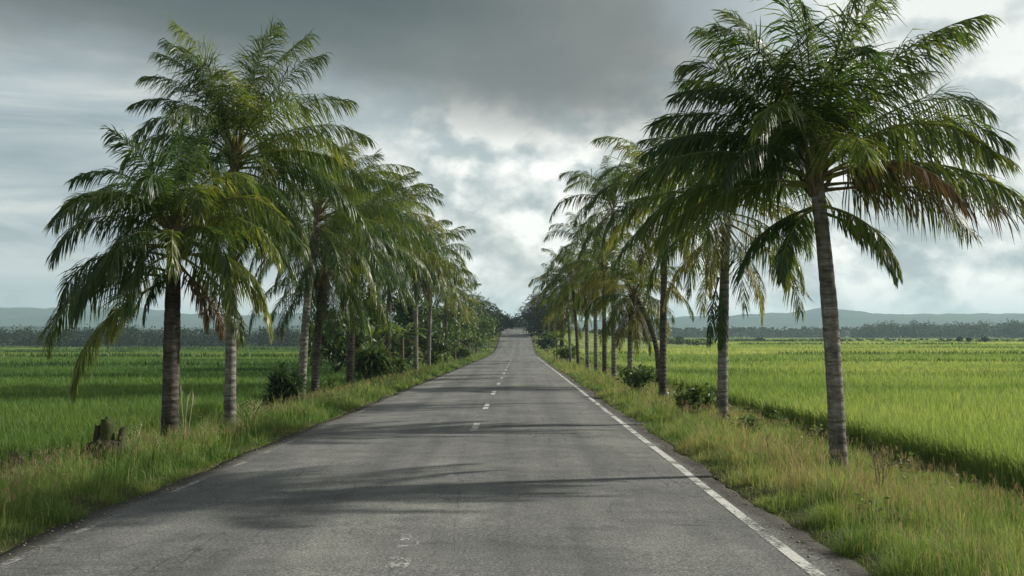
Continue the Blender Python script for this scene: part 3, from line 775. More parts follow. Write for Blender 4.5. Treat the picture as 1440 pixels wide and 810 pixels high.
L2 = [(172, 74, 3.5, 50), (185, 82, 3.6, 36), (100, 70, 3.5, 50), (350, 76, 3.5, 44), (90, 80, 3.4, 40), (20, 85, 3.5, 24), (160, 80, 3.4, 46), (8, 68, 3.4, 36), (176, 70, 3.3, 66), (168, 80, 3.2, 44), (190, 62, 3.0, 80), (355, 52, 3.4, 62), (6, 38, 3.6, 60), (340, 28, 3.6, 66),
      (320, 56, 3.2, 90), (280, 70, 3.0, 80), (250, 52, 3.1, 100), (225, 46, 3.0, 96), (200, 34, 3.0, 88), (180, 22, 2.9, 84), (150, 40, 3.0, 80), (110, 46, 3.2, 76), (60, 44, 3.2, 76), (30, 26, 3.3, 70),
      (0, 12, 3.3, 74), (335, 2, 3.0, 76, {'z': -.5}), (305, 12, 3.0, 84), (270, 14, 2.6, 94), (235, 10, 2.7, 90), (205, 6, 2.6, 80), (350, -20, 2.7, 54, {'z': -.8}), (310, -32, 2.4, 46, {'z': -.9}),
      (265, -34, 2.3, 44, {'z': -.9}), (220, -38, 2.2, 44, {'z': -1.0}), (80, -10, 2.6, 60), (130, 6, 2.8, 70), (340, 80, 3.2, 24), (210, 78, 3.1, 44), (10, -24, 2.8, 56), (40, -40, 2.5, 44), (0, -48, 2.4, 30), (290, -46, 2.5, 36), (240, -50, 2.3, 30), (325, -8, 3.2, 70), (345, 18, 3.8, 62), (15, 8, 3.6, 64), (180, -30, 2.5, 50), (285, -10, 2.8, 64)]
palm('tall left palm with feathery top tufts highest of the left row', 324, 26.7, 327, 208, custom=L2, seed=22, r0=.148, mt='trunk_grey', brown=2)
def RW(sd, L, n):
    """a wind-combed crown: young upright leaves, long ones swept over the road, old ones hanging down the trunk"""
    r = np.random.RandomState(sd); out = []
    for k in range(n):
        f = (k + .5) / n; e = -56 + 138 * f ** .9
        az = k * 137.5 + r.uniform(-15, 15)
        if f > .25 and r.rand() < .35: az = r.uniform(-65, 45)
        Lc = L * float(np.interp(e, [-56, -30, 5, 60, 85], [.62, .78, 1.0, 1.0, .8])) * r.uniform(.88, 1.1)
        out.append((az % 360, e, Lc, float(np.interp(e, [-60, -40, -10, 20, 50, 85], [26, 44, 66, 84, 84, 34])) * r.uniform(.85, 1.15)))
    return out
palm('pale trunk palm behind the spiky bush, leftmost of the close trunk pair', 424, 43, 446, 292, custom=RW(51, 4.3, 38), seed=23, r0=.175, mt='trunk_grey', brown=1)
palm('brown fibrous palm trunk right of the spiky bush with long sweeping fronds', 443, 47, 458, 352, custom=RW(61, 4.7, 38), seed=24, r0=.19, mt='trunk_brown', brown=4)
palm('brown palm between the spiky bush and the broad leaved thicket', 492, 52, 502, 318, custom=RW(71, 4.7, 38), seed=25, r0=.2, mt='trunk_brown', brown=2)
palm('palm whose crown shows between thicket trees behind the left row', 545, 72, 552, 305, L=4.3, n=30, seed=26, r0=.18, mt='trunk_brown')
palm('straight palm just right of the broad leaved thicket', 585, 80, 584, 352, L=4.4, n=30, seed=27, r0=.19, mt='trunk_grey')
palm('pale slender palm second right of the broad leaved thicket', 603, 88, 608, 362, L=4.3, n=30, seed=28, r0=.17, mt='trunk_grey')
palm('brown trunked palm on the left just beyond the bright low shrub', 627, 112, 627, 396, L=3.6, n=28, seed=29, r0=.2, lod=1, mt='trunk_brown', yellow=.4)
palm('pale green palm near the far end of the left row', 645, 140, 646, 420, L=3.3, n=26, seed=30, r0=.2, lod=1, yellow=.4)
palm('last sunlit palm of the left row before the dark hill trees', 660, 165, 660, 432, L=3.2, n=24, seed=31, r0=.2, lod=1, yellow=.3)

# --- dark palms near the crest: few enough pixels that only trunk and fronds show
gR = 'dark palms right of the road crest'
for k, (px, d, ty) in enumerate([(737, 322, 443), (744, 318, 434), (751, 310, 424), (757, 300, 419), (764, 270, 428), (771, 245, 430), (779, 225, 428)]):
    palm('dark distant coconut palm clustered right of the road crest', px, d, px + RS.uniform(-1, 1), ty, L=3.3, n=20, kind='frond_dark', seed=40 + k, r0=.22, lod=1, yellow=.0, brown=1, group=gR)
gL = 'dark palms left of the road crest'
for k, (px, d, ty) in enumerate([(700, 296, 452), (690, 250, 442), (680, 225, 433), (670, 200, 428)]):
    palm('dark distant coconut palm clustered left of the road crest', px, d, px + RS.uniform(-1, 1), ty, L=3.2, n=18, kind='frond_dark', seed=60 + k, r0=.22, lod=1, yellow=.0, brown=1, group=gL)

# ------------------------------------------------------------------ shrubs and trees
def leaf_cards(C, dirs, ln, wd, rs, v):
    """pointed leaves, 2 quads folded along the midrib; C base points, dirs growth directions"""
    k = len(C)
    d = dirs / (np.linalg.norm(dirs, axis=1)[:, None] + 1e-9)
    r = rs.normal(0, 1, (k, 3)); S = np.cross(d, r); S /= np.linalg.norm(S, axis=1)[:, None] + 1e-9
    U = np.cross(S, d)
    ln = np.broadcast_to(ln, (k,))[:, None]; wd = np.broadcast_to(wd, (k,))[:, None]
    mid = C + d * ln * .45
    tip = C + d * ln - np.array([0, 0, 1]) * ln * .18
    V = np.stack([C, mid + S * wd / 2 + U * wd * .12, tip, mid - S * wd / 2 + U * wd * .12], 1)
    b = np.arange(k)[:, None] * 4
    return V.reshape(-1, 3), None, np.vstack([b + [[0, 1, 2]], b + [[0, 2, 3]]]), np.repeat(np.broadcast_to(v, (k,)), 4)

def at(px, d): return ((px - VX) / F * d, d)

def shrub(name, label, px, d, w, h, n, ln, wd, mt, seed, cat='bush', group=None, stems=7, x=None):
    rs = np.random.RandomState(seed)
    x = (px - VX) / F * d if x is None else x
    root = tag(empty(name, (x, d, float(ground_z(x, d)) - .02)), label, cat, group)
    g = Geo(); tips = []
    for q in range(stems):
        a = rs.uniform(0, 6.28); rr = rs.uniform(.1, .9) * w / 2; hh = h * rs.uniform(.55, 1.0) * (1 - .35 * (2 * rr / w) ** 2)
        p1 = np.array([math.cos(a) * rr * .35, math.sin(a) * rr * .35, hh * .45]); p2 = np.array([math.cos(a) * rr, math.sin(a) * rr, hh])
        g.tube([np.zeros(3), p1, p2], [.02, .014, .005], 5); tips.append((p1, p2))
        for b in range(3):
            t = rs.uniform(.3, .9); s = p1 + (p2 - p1) * t; e = s + np.array([rs.normal(0, .2) * w, rs.normal(0, .2) * w, rs.uniform(.05, .22) * h])
            g.tube([s, e], [.009, .003], 4); tips.append((s, e))
    link('stem', g.mesh('stem', [M['bark']]), root)
    per = n // len(tips); C = []; Dv = []
    for (a, b) in tips:
        t = rs.uniform(0, 1.05, per)[:, None]
        c = a + (b - a) * t + rs.normal(0, .045 * w, (per, 3))
        C.append(c); dd = rs.normal(0, 1, (per, 3)) + [0, 0, .35] + (b - a) / (np.linalg.norm(b - a) + 1e-6) * .8
        Dv.append(dd)
    C = np.vstack(C); C[:, 2] = np.maximum(C[:, 2], .03); Dv = np.vstack(Dv)
    g = Geo(); V, q_, t_, v_ = leaf_cards(C, Dv, ln * rs.uniform(.6, 1.2, len(C)), wd * rs.uniform(.7, 1.2, len(C)), rs, np.clip(rs.normal(.5, .2, len(C)), 0, 1))
    g.add(V, q_, t_, v_)
    link('leaves', g.mesh('leaves', [mt], False), root)
    return root

def strap_bush(name, label, px, d, heads, w, h, ln, wd, mt, seed, cat='bush', nleaf=34):
    rs = np.random.RandomState(seed)
    x = (px - VX) / F * d
    root = tag(empty(name, (x, d, float(ground_z(x, d)) - .02)), label, cat)
    g = Geo(); lf = Geo()
    for q in range(heads):
        a = rs.uniform(0, 6.28); rr = w / 2 * math.sqrt(rs.rand()) * .75; hh = h * rs.uniform(.25, .75) * (1 - .4 * (rr * 2 / w) ** 2)
        top = np.array([math.cos(a) * rr, math.sin(a) * rr, hh])
        g.tube([np.array([top[0] * .3, top[1] * .3, 0]), top * [.8, .8, .6], top], [.03, .022, .018], 6)
        for k in range(nleaf):
            az = k * 2.4 + rs.uniform(-.3, .3); e = R(np.interp(k, [0, nleaf], [-10, 80]) + rs.uniform(-12, 12))
            L_ = ln * rs.uniform(.7, 1.15); m = 5; t = np.linspace(0, 1, m)
            el = e - R(55) * t ** 1.4
            dv = np.stack([np.cos(el) * math.cos(az), np.cos(el) * math.sin(az), np.sin(el)], -1)
            P = top + [0, 0, .12 * k / nleaf] + np.vstack([[0, 0, 0], np.cumsum(dv[1:] * L_ / (m - 1), axis=0)])
            S = np.array([-math.sin(az), math.cos(az), 0]); ww = np.array([.5, 1, .95, .6, .05]) * wd / 2
            V = np.stack([P - S * ww[:, None], P + S * ww[:, None]], 1).reshape(-1, 3)
            kk = np.arange(m - 1)
            lf.add(V, np.stack([2 * kk, 2 * kk + 1, 2 * kk + 3, 2 * kk + 2], -1), None, float(np.clip(rs.normal(.45, .2), 0, 1)))
    link('stem', g.mesh('stem', [M['bark']]), root)
    link('leaves', lf.mesh('leaves', [mt], False), root)
    return root

def banana(name, label, px, d, h, nl, ln, wd, seed, mt='banana_leaf', brown=1, group=None):
    rs = np.random.RandomState(seed)
    x = (px - VX) / F * d
    root = tag(empty(name, (x, d, float(ground_z(x, d)) - .02)), label, 'banana plant', group)
    hs = h * .5
    g = Geo(); g.tube([[0, 0, 0], [.02, 0, hs * .5], [.03, .02, hs]], [.13, .10, .06], 9)
    link('pseudostem', g.mesh('pseudostem', [M['fibre']]), root)
    for k in range(nl + brown):
        dead = k >= nl
        az = k * 2.4 + rs.uniform(-.3, .3); e = R(rs.uniform(35, 80)) if not dead else R(-10)
        L_ = ln * rs.uniform(.75, 1.15); m = 14; t = np.linspace(0, 1, m)
        el = e - R(rs.uniform(60, 105) if not dead else 75) * t ** 1.3
        dv = np.stack([np.cos(el) * math.cos(az), np.cos(el) * math.sin(az), np.sin(el)], -1)
        P = np.array([.03, .02, hs - .05]) + np.vstack([[0, 0, 0], np.cumsum(dv[1:] * L_ / (m - 1), axis=0)])
        S = np.array([-math.sin(az), math.cos(az), 0]); U = np.cross(dv, S)
        ww = np.interp(t, [0, .16, .2, .35, .7, .92, 1], [.012, .015, .3, .95, 1, .55, .05]) * wd / 2 * (.45 if dead else 1)
        lf = Geo()
        lf.tube(P, np.interp(t, [0, 1], [.025, .004]), 5, v=.7)
        for s in (-1, 1):
            # blade torn into ribbons between the veins
            for a in range(m - 1):
                j1, j2 = rs.uniform(.8, 1.05), rs.uniform(.8, 1.05)
                gp = .02 * L_ / m if rs.rand() < .5 else 0
                dz = rs.uniform(.0, .45)
                A, B_ = P[a] + dv[a] * gp, P[a + 1] - dv[a] * gp
                V = [A, B_, B_ + S * s * ww[a + 1] * j1 - np.array([0, 0, 1]) * ww[a + 1] * dz + U[a] * 0, A + S * s * ww[a] * j2 - np.array([0, 0, 1]) * ww[a] * dz]
                lf.add(V, [[0, 1, 2, 3]], None, float(np.clip(rs.normal(.5, .1), 0, 1)))
        o = link('leaf', lf.mesh('leaf', [M['frond_brown'] if dead else M[mt]], False), root)
    return root

def tree(name, label, px, d, h, w, seed, mt='dark_leaf', n=5200, ln=.34, group=None, trunk_frac=.35, x=None, cat='tree'):
    rs = np.random.RandomState(seed)
    x = (px - VX) / F * d if x is None else x
    root = tag(empty(name, (x, d, float(ground_z(x, d)) - .05)), label, cat, group)
    g = Geo(); ends = []
    hb = h * trunk_frac
    g.tube([[0, 0, 0], [rs.normal(0, .1), rs.normal(0, .1), hb * .6], [rs.normal(0, .15), 0, hb]], [.16, .12, .10], 8)
    for q in range(11):
        a = q * 2.4 + rs.uniform(-.4, .4); rr = w / 2 * rs.uniform(.45, 1.0); z2 = hb + (h - hb) * rs.uniform(.15, .95)
        rr *= math.sqrt(max(.08, 1 - ((z2 - hb) / (h - hb)) ** 2.2))
        e = np.array([math.cos(a) * rr, math.sin(a) * rr, z2]); m = np.array([e[0] * .4, e[1] * .4, hb + (z2 - hb) * .5])
        g.tube([[0, 0, hb * rs.uniform(.6, 1)], m, e], [.07, .045, .015], 6); ends.append(e)
        for b in range(2):
            e2 = m + (e - m) * rs.uniform(.3, .8) + rs.normal(0, .17 * w, 3) * [1, 1, .7]
            g.tube([m + (e - m) * .3, e2], [.03, .01], 5); ends.append(e2)
    link('trunk', g.mesh('trunk', [M['bark']]), root)
    per = n // len(ends); C = []
    for e in ends:
        sg = w * rs.uniform(.07, .14)
        C.append(e + rs.normal(0, 1, (per, 3)) * [sg, sg, sg * .75])
    C = np.vstack(C); C[:, 2] = np.maximum(C[:, 2], .2)
    Dv = rs.normal(0, 1, C.shape) + [0, 0, -.2]
    g = Geo(); g.add(*leaf_cards(C, Dv, ln * rs.uniform(.6, 1.3, len(C)), ln * .45, rs, np.clip(rs.normal(.5, .2, len(C)), 0, 1)))
    link('crown', g.mesh('crown', [M[mt]], False), root)
    return root

# left verge planting
strap_bush('spiky_bush', 'dark glossy spiky leaved bush in front of the close trunk pair', 405, 40, 17, 1.6, 1.75, .66, .08, M['dark_leaf'], 201, nleaf=40)
strap_bush('strappy_plant', 'low strap leaved clump between the brown fibrous trunk and next palm', 464, 48, 9, 1.9, .7, .75, .06, M['bush_leaf'], 202, 'plant', 22)
strap_bush('broad_leaf_thicket', 'tall dark broad leaved thicket right of the brown palm trunk', 527, 58, 20, 2.6, 2.5, .95, .16, M['bush_leaf'], 203, 'bush', 24)
strap_bush('leafy_bush', 'rounded leafy bush at the right foot of the broad leaved thicket', 556, 62, 12, 1.7, 1.5, .7, .12, M['bush_leaf'], 204, 'bush', 24)
banana('banana_plant', 'banana plant with brown hanging leaf behind the broad leaved thicket', 521, 64, 5.0, 7, 2.4, .6, 205, 'dark_leaf' if False else 'banana_leaf', 3)
banana('banana_plant', 'banana plant with arching pale leaves left of the straight palm', 566, 76, 5.6, 8, 2.8, .65, 206, brown=2)
banana('banana_plant', 'short banana plant between two far left palm trunks', 640, 122, 5.0, 7, 2.6, .6, 207, brown=2)
shrub('bright_shrub', 'bright yellow green low shrub at the foot of the far left palms', 611, 96, 1.7, 1.7, 900, .34, .17, M['banana_leaf'], 208)
shrub('low_shrub', 'small mid green shrub beyond the bright yellow green shrub', 650, 128, 2.4, 1.6, 700, .4, .2, M['bush_leaf'], 209)
tl = [('bushy dark tree behind the close trunk pair', 476, 70, 4.6, 4.2), ('dark leafy tree between brown palm and thicket', 512, 82, 6.0, 5.0), ('dense tree behind the straight left palm', 572, 96, 6.6, 5.5),
      ('mid green tree filling the gap right of the slender pale palm', 612, 118, 7.0, 5.5), ('tree with rounded crown beyond the paired trunk palm', 640, 150, 8.0, 6.5), ('tree joining the left row to the dark hill trees', 660, 190, 8.4, 7.0)]
for k, (lb, px, d, h, w) in enumerate(tl):
    tree('broadleaf_tree', lb, px, d, h, w, 220 + k, 'dark_leaf' if k in (0, 1, 2) else 'bush_leaf', 4200, .30 + .0014 * d, 'broadleaf trees behind the left palms', .22)
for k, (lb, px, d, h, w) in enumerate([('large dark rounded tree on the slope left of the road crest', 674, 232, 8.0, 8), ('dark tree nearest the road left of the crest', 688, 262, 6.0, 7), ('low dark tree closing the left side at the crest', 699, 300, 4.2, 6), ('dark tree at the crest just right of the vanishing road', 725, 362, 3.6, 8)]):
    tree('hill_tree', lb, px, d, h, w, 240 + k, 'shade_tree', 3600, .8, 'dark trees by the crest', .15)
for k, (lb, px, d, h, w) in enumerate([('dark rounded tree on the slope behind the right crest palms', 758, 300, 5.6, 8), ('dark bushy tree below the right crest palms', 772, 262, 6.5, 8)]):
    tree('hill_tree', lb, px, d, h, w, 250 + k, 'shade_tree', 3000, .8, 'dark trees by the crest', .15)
# right verge planting
shrub('weed_bush', 'round weedy bush left of the slim brown right palm', 896, 39, 1.5, 1.25, 900, .20, .10, M['bush_leaf'], 261)
shrub('weed_bush', 'sprawling weedy bush between the two grey right palms', 977, 29, 1.25, .95, 800, .17, .08, M['bush_leaf'], 262, stems=9)
banana('banana_plant', 'banana plant with bright leaf at the foot of the thick skirted palm', 783, 116, 4.6, 8, 2.6, .75, 263, brown=0)
shrub('low_shrub', 'pale green shrub right of the right row banana plant', 799, 108, 2.8, 1.7, 700, .42, .2, M['banana_leaf'], 264)
shrub('low_shrub', 'dark shrub below the crest palms on the right slope', 770, 180, 3.6, 3.4, 900, .6, .28, M['dark_leaf'], 265)
shrub('leafy_weed', 'small leafy weed at the rice edge right of the second right palm', 1052, 24, .8, .5, 260, .13, .06, M['bush_leaf'], 266, 'weed')

def twigs(label, px, d, h, w, seed, n=9, mt='deadwood', name='dead_twig_shrub'):
    rs = np.random.RandomState(seed); x = (px - VX) / F * d
    root = None; g = Geo()
    for q in range(n):
        a = rs.uniform(0, 6.28); sp = rs.uniform(.2, 1) * w / 2; hh = h * rs.uniform(.6, 1)
        e = np.array([math.cos(a) * sp, math.sin(a) * sp, hh]); m = e * [.35, .35, .5] + rs.normal(0, .02, 3)
        g.tube([[0, 0, -.05], m, e], [.009, .007, .002], 5)
        for b in range(4):
            t = rs.uniform(.3, .9); s = m + (e - m) * t
            g.tube([s, s + np.array([rs.normal(0, .12) * w, rs.normal(0, .12) * w, rs.uniform(.05, .2) * h])], [.004, .0015], 4)
    o = link(name, g.mesh(name, [M[mt]]))
    o.location = (x, d, float(ground_z(x, d)))
    return tag(o, label, 'dead shrub')
def weeds():
    rs = np.random.RandomState(290); g = Geo()
    for k in range(230):
        side = 1 if rs.rand() < .6 else -1
        y = 9 + 60 * rs.rand() ** 1.5
        x = (FXR - rs.uniform(-.2, 1.5) if rs.rand() < .75 else rs.uniform(RXR + .6, FXR)) if side > 0 else (FXL + rs.uniform(-.3, 1.6) if rs.rand() < .75 else rs.uniform(FXL, RXL - .6))
        z = float(ground_z(x, y)); h = rs.uniform(.12, .42); n = rs.randint(12, 34)
        a = rs.uniform(0, 6.28, n); t = rs.uniform(.15, 1, n)
        C = np.stack([x + np.cos(a) * .13 * h / .3 * rs.uniform(.2, 1, n), y + np.sin(a) * .13 * h / .3 * rs.uniform(.2, 1, n), z + t * h], -1)
        Dv = np.stack([np.cos(a), np.sin(a), rs.uniform(-.1, .8, n)], -1)
        ln = rs.uniform(.06, .13) * max(1, y / 22)
        tone = rs.uniform(.25, .95)
        g.add(*leaf_cards(C, Dv, ln * rs.uniform(.6, 1.2, n), ln * rs.uniform(.3, .55), rs, np.clip(tone + rs.normal(0, .12, n), 0, 1)))
        g.tube([[x, y, z - .02], [x, y, z + h]], [.006, .003], 4, v=.4)
    tag(link('weeds', g.mesh('weeds', [M['bush_leaf']], False)), 'mixed broad leaved weeds among the verge grass', 'weeds', kind='stuff')
weeds()
twigs('bare brown twiggy shrub standing in grass right of the largest palm', 1233, 15.0, .72, .75, 271, 10)
twigs('single bent dead twig in the grass left of the largest palm', 1078, 17.0, .62, .35, 272, 3)
twigs('dry brownish twigs at the lower left field edge', 38, 17.5, .7, 1.3, 273, 14)
twigs('pale dry stalks beside the mossy stump', 188, 20.5, .8, .9, 274, 8, 'straw', 'dry_stalks')
twigs('tall pale bent stalk right of the dark trunk of the nearest left palm', 262, 20.6, 1.25, .35, 275, 3, 'straw', 'dry_stalks')
twigs('pale withered stalks beside the foot of the tall left palm', 352, 27.5, .75, 1.2, 276, 9, 'straw', 'dry_stalks')

# mossy stump at the left field edge
def stump():
    x, d = at(150, 19.6)
    z = float(ground_z(x, d)) + .02
    root = tag(empty('tree_stump', (x, d, z)), 'low dark rotten stump with mossy upright piece at the left field edge', 'stump')
    rs = np.random.RandomState(5)
    def lump(path, rad, k=12, j=.12):
        g = Geo(); g.tube(path, rad, k)
        V = np.vstack(g.V); c = V.mean(0)
        V = V + (rs.normal(0, j, (len(V), 1)) * (V - c)) * .6
        g.V = [V]; return g
    link('root_mass', lump([[-.42, 0, .16], [-.25, .02, .22], [0, 0, .26], [.22, .02, .22], [.36, 0, .15]], [.10, .24, .27, .24, .08]).mesh('root_mass', [M['stump']], False), root)
    link('mossy_piece', lump([[.03, 0, .25], [.02, 0, .5], [.03, .01, .7], [.03, .01, .86]], [.15, .14, .135, .12]).mesh('mossy_piece', [M['moss']], False), root)
    link('snag', lump([[-.16, .02, .2], [-.17, .02, .5], [-.16, .02, .74]], [.09, .08, .04]).mesh('snag', [M['stump']], False), root)
    link('snag', lump([[.24, .02, .2], [.25, .02, .45], [.28, .02, .66], [.33, .03, .72]], [.08, .06, .04, .015]).mesh('snag', [M['stump']], False), root)
stump()

# egret far out in the right field
def egret():
    x, d = at(1258, 300)
    z = float(ground_z(x, d)) + .35
    root = tag(empty('egret', (x, d, z)), 'tiny white egret standing far out in the right field', 'bird')
    b = Geo()
    b.tube([[-.55, 0, .75], [-.35, 0, .85], [0, 0, .98], [.25, 0, 1.12], [.36, 0, 1.35], [.30, 0, 1.6], [.34, 0, 1.75], [.46, 0, 1.8], [.56, 0, 1.78]],
           [.02, .13, .22, .17, .07, .055, .06, .065, .03], 9)
    link('body', b.mesh('body', [M['white_feather']]), root)
    k = Geo(); k.tube([[.55, 0, 1.78], [.78, 0, 1.74]], [.025, .004], 6); link('beak', k.mesh('beak', [M['beak']]), root)
    for s in (-.06, .06):
        l = Geo(); l.tube([[.0, s, .85], [-.04, s, .4], [.0, s, -.5]], [.03, .02, .02], 6); link('leg', l.mesh('leg', [M['leg_dark']]), root)
egret()

# lone bushes far out in the right field
far_b = [('lone square topped dark bush far out in the right field', 1066, 420, 480.5, 15), ('small dark bush at the left end of the far field hedge', 955, 430, 479, 10), ('small dark bush right of the egret in the far field', 1347, 380, 479, 6), ('second tiny bush right of the egret', 1360, 380, 480, 5), ('tiny bush farthest right in the far field', 1382, 380, 479.5, 5)]
for k, (lb, px, d, ty, wpx) in enumerate(far_b):
    x = (px - VX) / F * d
    hh = CAMZ + (HY - ty + 5) / F * d - float(ground_z(x, d)) 
    shrub('field_bush', lb, px, d, wpx / F * d, max(1.2, hh * 1.0), 700, .9, .5, M['far_tree'], 280 + k, 'bush', 'lone bushes in the far right field', stems=8)

# ------------------------------------------------------------------ far woods, hedges, hills
def wood(name, label, trees, seed, mt='far_tree', leaf=1.6, n=130):
    rs = np.random.RandomState(seed); g = Geo(); n = int(n * 2.1); leaf = leaf * .68
    for (x, y, h, w) in trees:
        z = float(ground_z(x, y))
        C = rs.normal(0, 1, (n, 3)); C /= np.linalg.norm(C, axis=1)[:, None]
        C *= rs.uniform(.35, 1.0, (n, 1)) ** .6
        lob = .9 + .40 * np.sin(C[:, 0] * 5 + x) * np.cos(C[:, 1] * 4 + y)
        C = C * lob[:, None] * [w / 2, w / 2, h * .5] + [x, y, z + h * .5]
        g.add(*leaf_cards(C, rs.normal(0, 1, (n, 3)), leaf * rs.uniform(.6, 1.4, n), leaf * .7, rs, np.clip(rs.normal(.45, .2, n) + .1 * rs.normal(), 0, 1)))
    tag(link(name, g.mesh(name, [M[mt]], False)), label, 'wood', kind='stuff')

rs = np.random.RandomState(301)
T = []
for k in range(330):          # left wood edge
    px = rs.uniform(-260, 660); d = rs.uniform(455, 560)
    prof = np.interp(px, [-260, 0, 60, 110, 150, 250, 330, 420, 520, 660], [9.5, 8.6, 8.0, 8.4, 9.6, 8.6, 8.4, 9.2, 9.5, 9.5])
    T.append(((px - VX) / F * d, d, prof * rs.uniform(.6, 1.18), rs.uniform(5, 13)))
wood('left_far_wood', 'dark band of trees along the far edge of the left field', T, 302, mt='shade_tree', n=110)
T = []
for k in range(260):          # right broadleaf wood
    px = rs.uniform(1215, 1640); d = rs.uniform(880, 1040)
    prof = np.interp(px, [1215, 1235, 1260, 1320, 1400, 1500], [11, 13.5, 12.5, 12, 13.5, 13])
    T.append(((px - VX) / F * d, d, prof * rs.uniform(.65, 1.2), rs.uniform(7, 18)))
wood('right_far_wood', 'hazy broadleaf wood beyond the right field', T, 303, leaf=2.4, n=110)
T = []
for k in range(120):
    px = rs.uniform(800, 1225); d = rs.uniform(1000, 1150)
    T.append(((px - VX) / F * d, d, rs.uniform(4.5, 8.5), rs.uniform(8, 16)))
wood('right_far_scrub', 'hazy low scrub under the far palm line', T, 304, leaf=2.6, n=90)
def palm_line():
    g = Geo(); rs = np.random.RandomState(305)
    for k in range(190):
        px = rs.uniform(930, 1215) if k < 150 else rs.uniform(1215, 1500); d = rs.uniform(930, 1040)
        x = (px - VX) / F * d; z = float(ground_z(x, d)); h = rs.uniform(4.5, 9.5)
        g.tube([[x, d, z], [x + rs.normal(0, .5), d, z + h]], [.3, .22], 4, v=.3)
        top = np.array([x, d, z + h])
        for q in range(13):
            az = q * 2.4; e = R(rs.uniform(-20, 75)); t = np.linspace(0, 1, 5); el = e - R(85) * t
            dv = np.stack([np.cos(el) * math.cos(az), np.cos(el) * math.sin(az), np.sin(el)], -1)
            P = top + np.vstack([[0, 0, 0], np.cumsum(dv[1:] * 4.0 / 4, axis=0)])
            ww = np.array([.1, .5, .55, .4, .05]); 
            V = np.stack([P - [0, 0, 1] * ww[:, None] * 2.0, P + [0, 0, 1] * ww[:, None] * .2], 1).reshape(-1, 3); kk = np.arange(4)
            g.add(V, np.stack([2 * kk, 2 * kk + 1, 2 * kk + 3, 2 * kk + 2], -1), None, float(rs.uniform(.2, .7)))
    tag(link('far_palm_grove', g.mesh('far_palm_grove', [M['far_tree']], False)), 'hazy line of palms beyond the right field', 'wood', kind='stuff')
palm_line()
T = []
for k in range(150):
    px = rs.uniform(800, 1000) if k < 90 else rs.uniform(1000, 1190); d = rs.uniform(300, 330) if k < 50 else rs.uniform(400, 440)
    T.append(((px - VX) / F * d, d, rs.uniform(.8, 1.7), rs.uniform(2.5, 6)))
for k in range(70):
    px = rs.uniform(1190, 1440); d = rs.uniform(380, 520); T.append(((px - VX) / F * d, d, rs.uniform(.7, 1.6), rs.uniform(1.2, 3)))
wood('field_hedge', 'low dark weedy hedge along the far bunds of the right field', T, 306, leaf=.7, n=36)

def ridge(name, D0, depth, prof, seed, rough=.22, mt=None):
    xs = np.linspace(-5200 * D0 / 6000, 5200 * D0 / 6000, 320); ds = np.linspace(0, 1, 26)
    X, T_ = np.meshgrid(xs, ds, indexing='ij')
    Y = D0 + T_ * depth
    px = VX + X / D0 * F
    H = np.interp(px, [p for p, _ in prof], [(HY - y) / F * D0 for _, y in prof])
    bump = np.sin(np.clip(T_, 0, 1) * math.pi * .5) ** 1.1
    hn = fbm(X, Y, seed, D0 * .075, 6)
    Z = H * bump * (1 + rough * 2 * (hn - .5)) + CAMZ * bump - 4.5
    Z = np.where(T_ >= .98, Z, Z)
    n0, n1 = X.shape; i, j = np.meshgrid(np.arange(n0 - 1), np.arange(n1 - 1), indexing='ij')
    Q = np.stack([i * n1 + j, (i + 1) * n1 + j, (i + 1) * n1 + j + 1, i * n1 + j + 1], -1).reshape(-1, 4)
    return tag(link(name, mesh_np(name, np.stack([X, Y, Z], -1).reshape(-1, 3), [Q], [mt], {}, True)), kind='structure')
def hill_mat():
    m, nt, nd, lk = mat('forested_hillside'); out = nd.new('ShaderNodeOutputMaterial'); tc = nd.new('ShaderNodeTexCoord')
    n = N(nt, 'ShaderNodeTexNoise', Scale=.012, Detail=8.0, Roughness=.7); lk.new(tc.outputs['Object'], n.inputs['Vector'])
    r = ramp(nt, [(.35, (.012, .024, .012)), (.55, (.028, .045, .018)), (.7, (.07, .08, .035))], n.outputs[0])
    p = N(nt, 'ShaderNodeBsdfPrincipled', Roughness=1.0); p.inputs['Specular IOR Level'].default_value = 0; lk.new(r.outputs[0], p.inputs['Base Color'])
    bp = N(nt, 'ShaderNodeBump', Strength=1.0, Distance=12); lk.new(n.outputs[0], bp.inputs['Height']); lk.new(bp.outputs[0], p.inputs['Normal'])
    lk.new(p.outputs[0], out.inputs[0]); return m
HM = hill_mat()
ridge('mountains', 3000, 900, [(-600, 427), (-100, 419), (30, 417), (60, 421), (130, 427), (190, 424), (260, 432), (330, 431), (420, 427), (560, 435), (760, 441), (930, 442), (1040, 437), (1120, 433), (1180, 427), (1232, 423), (1290, 427), (1350, 431), (1440, 434), (1600, 429), (2000, 433)], 401, .42, HM)
ridge('foothills', 1600, 500, [(-600, 450), (0, 452), (40, 455), (90, 459), (140, 456), (190, 452), (260, 455), (330, 450), (400, 453), (520, 458), (760, 461), (930, 456), (1000, 459), (1100, 460), (1200, 459), (1300, 461), (1440, 460), (2000, 456)], 402, .14, HM)

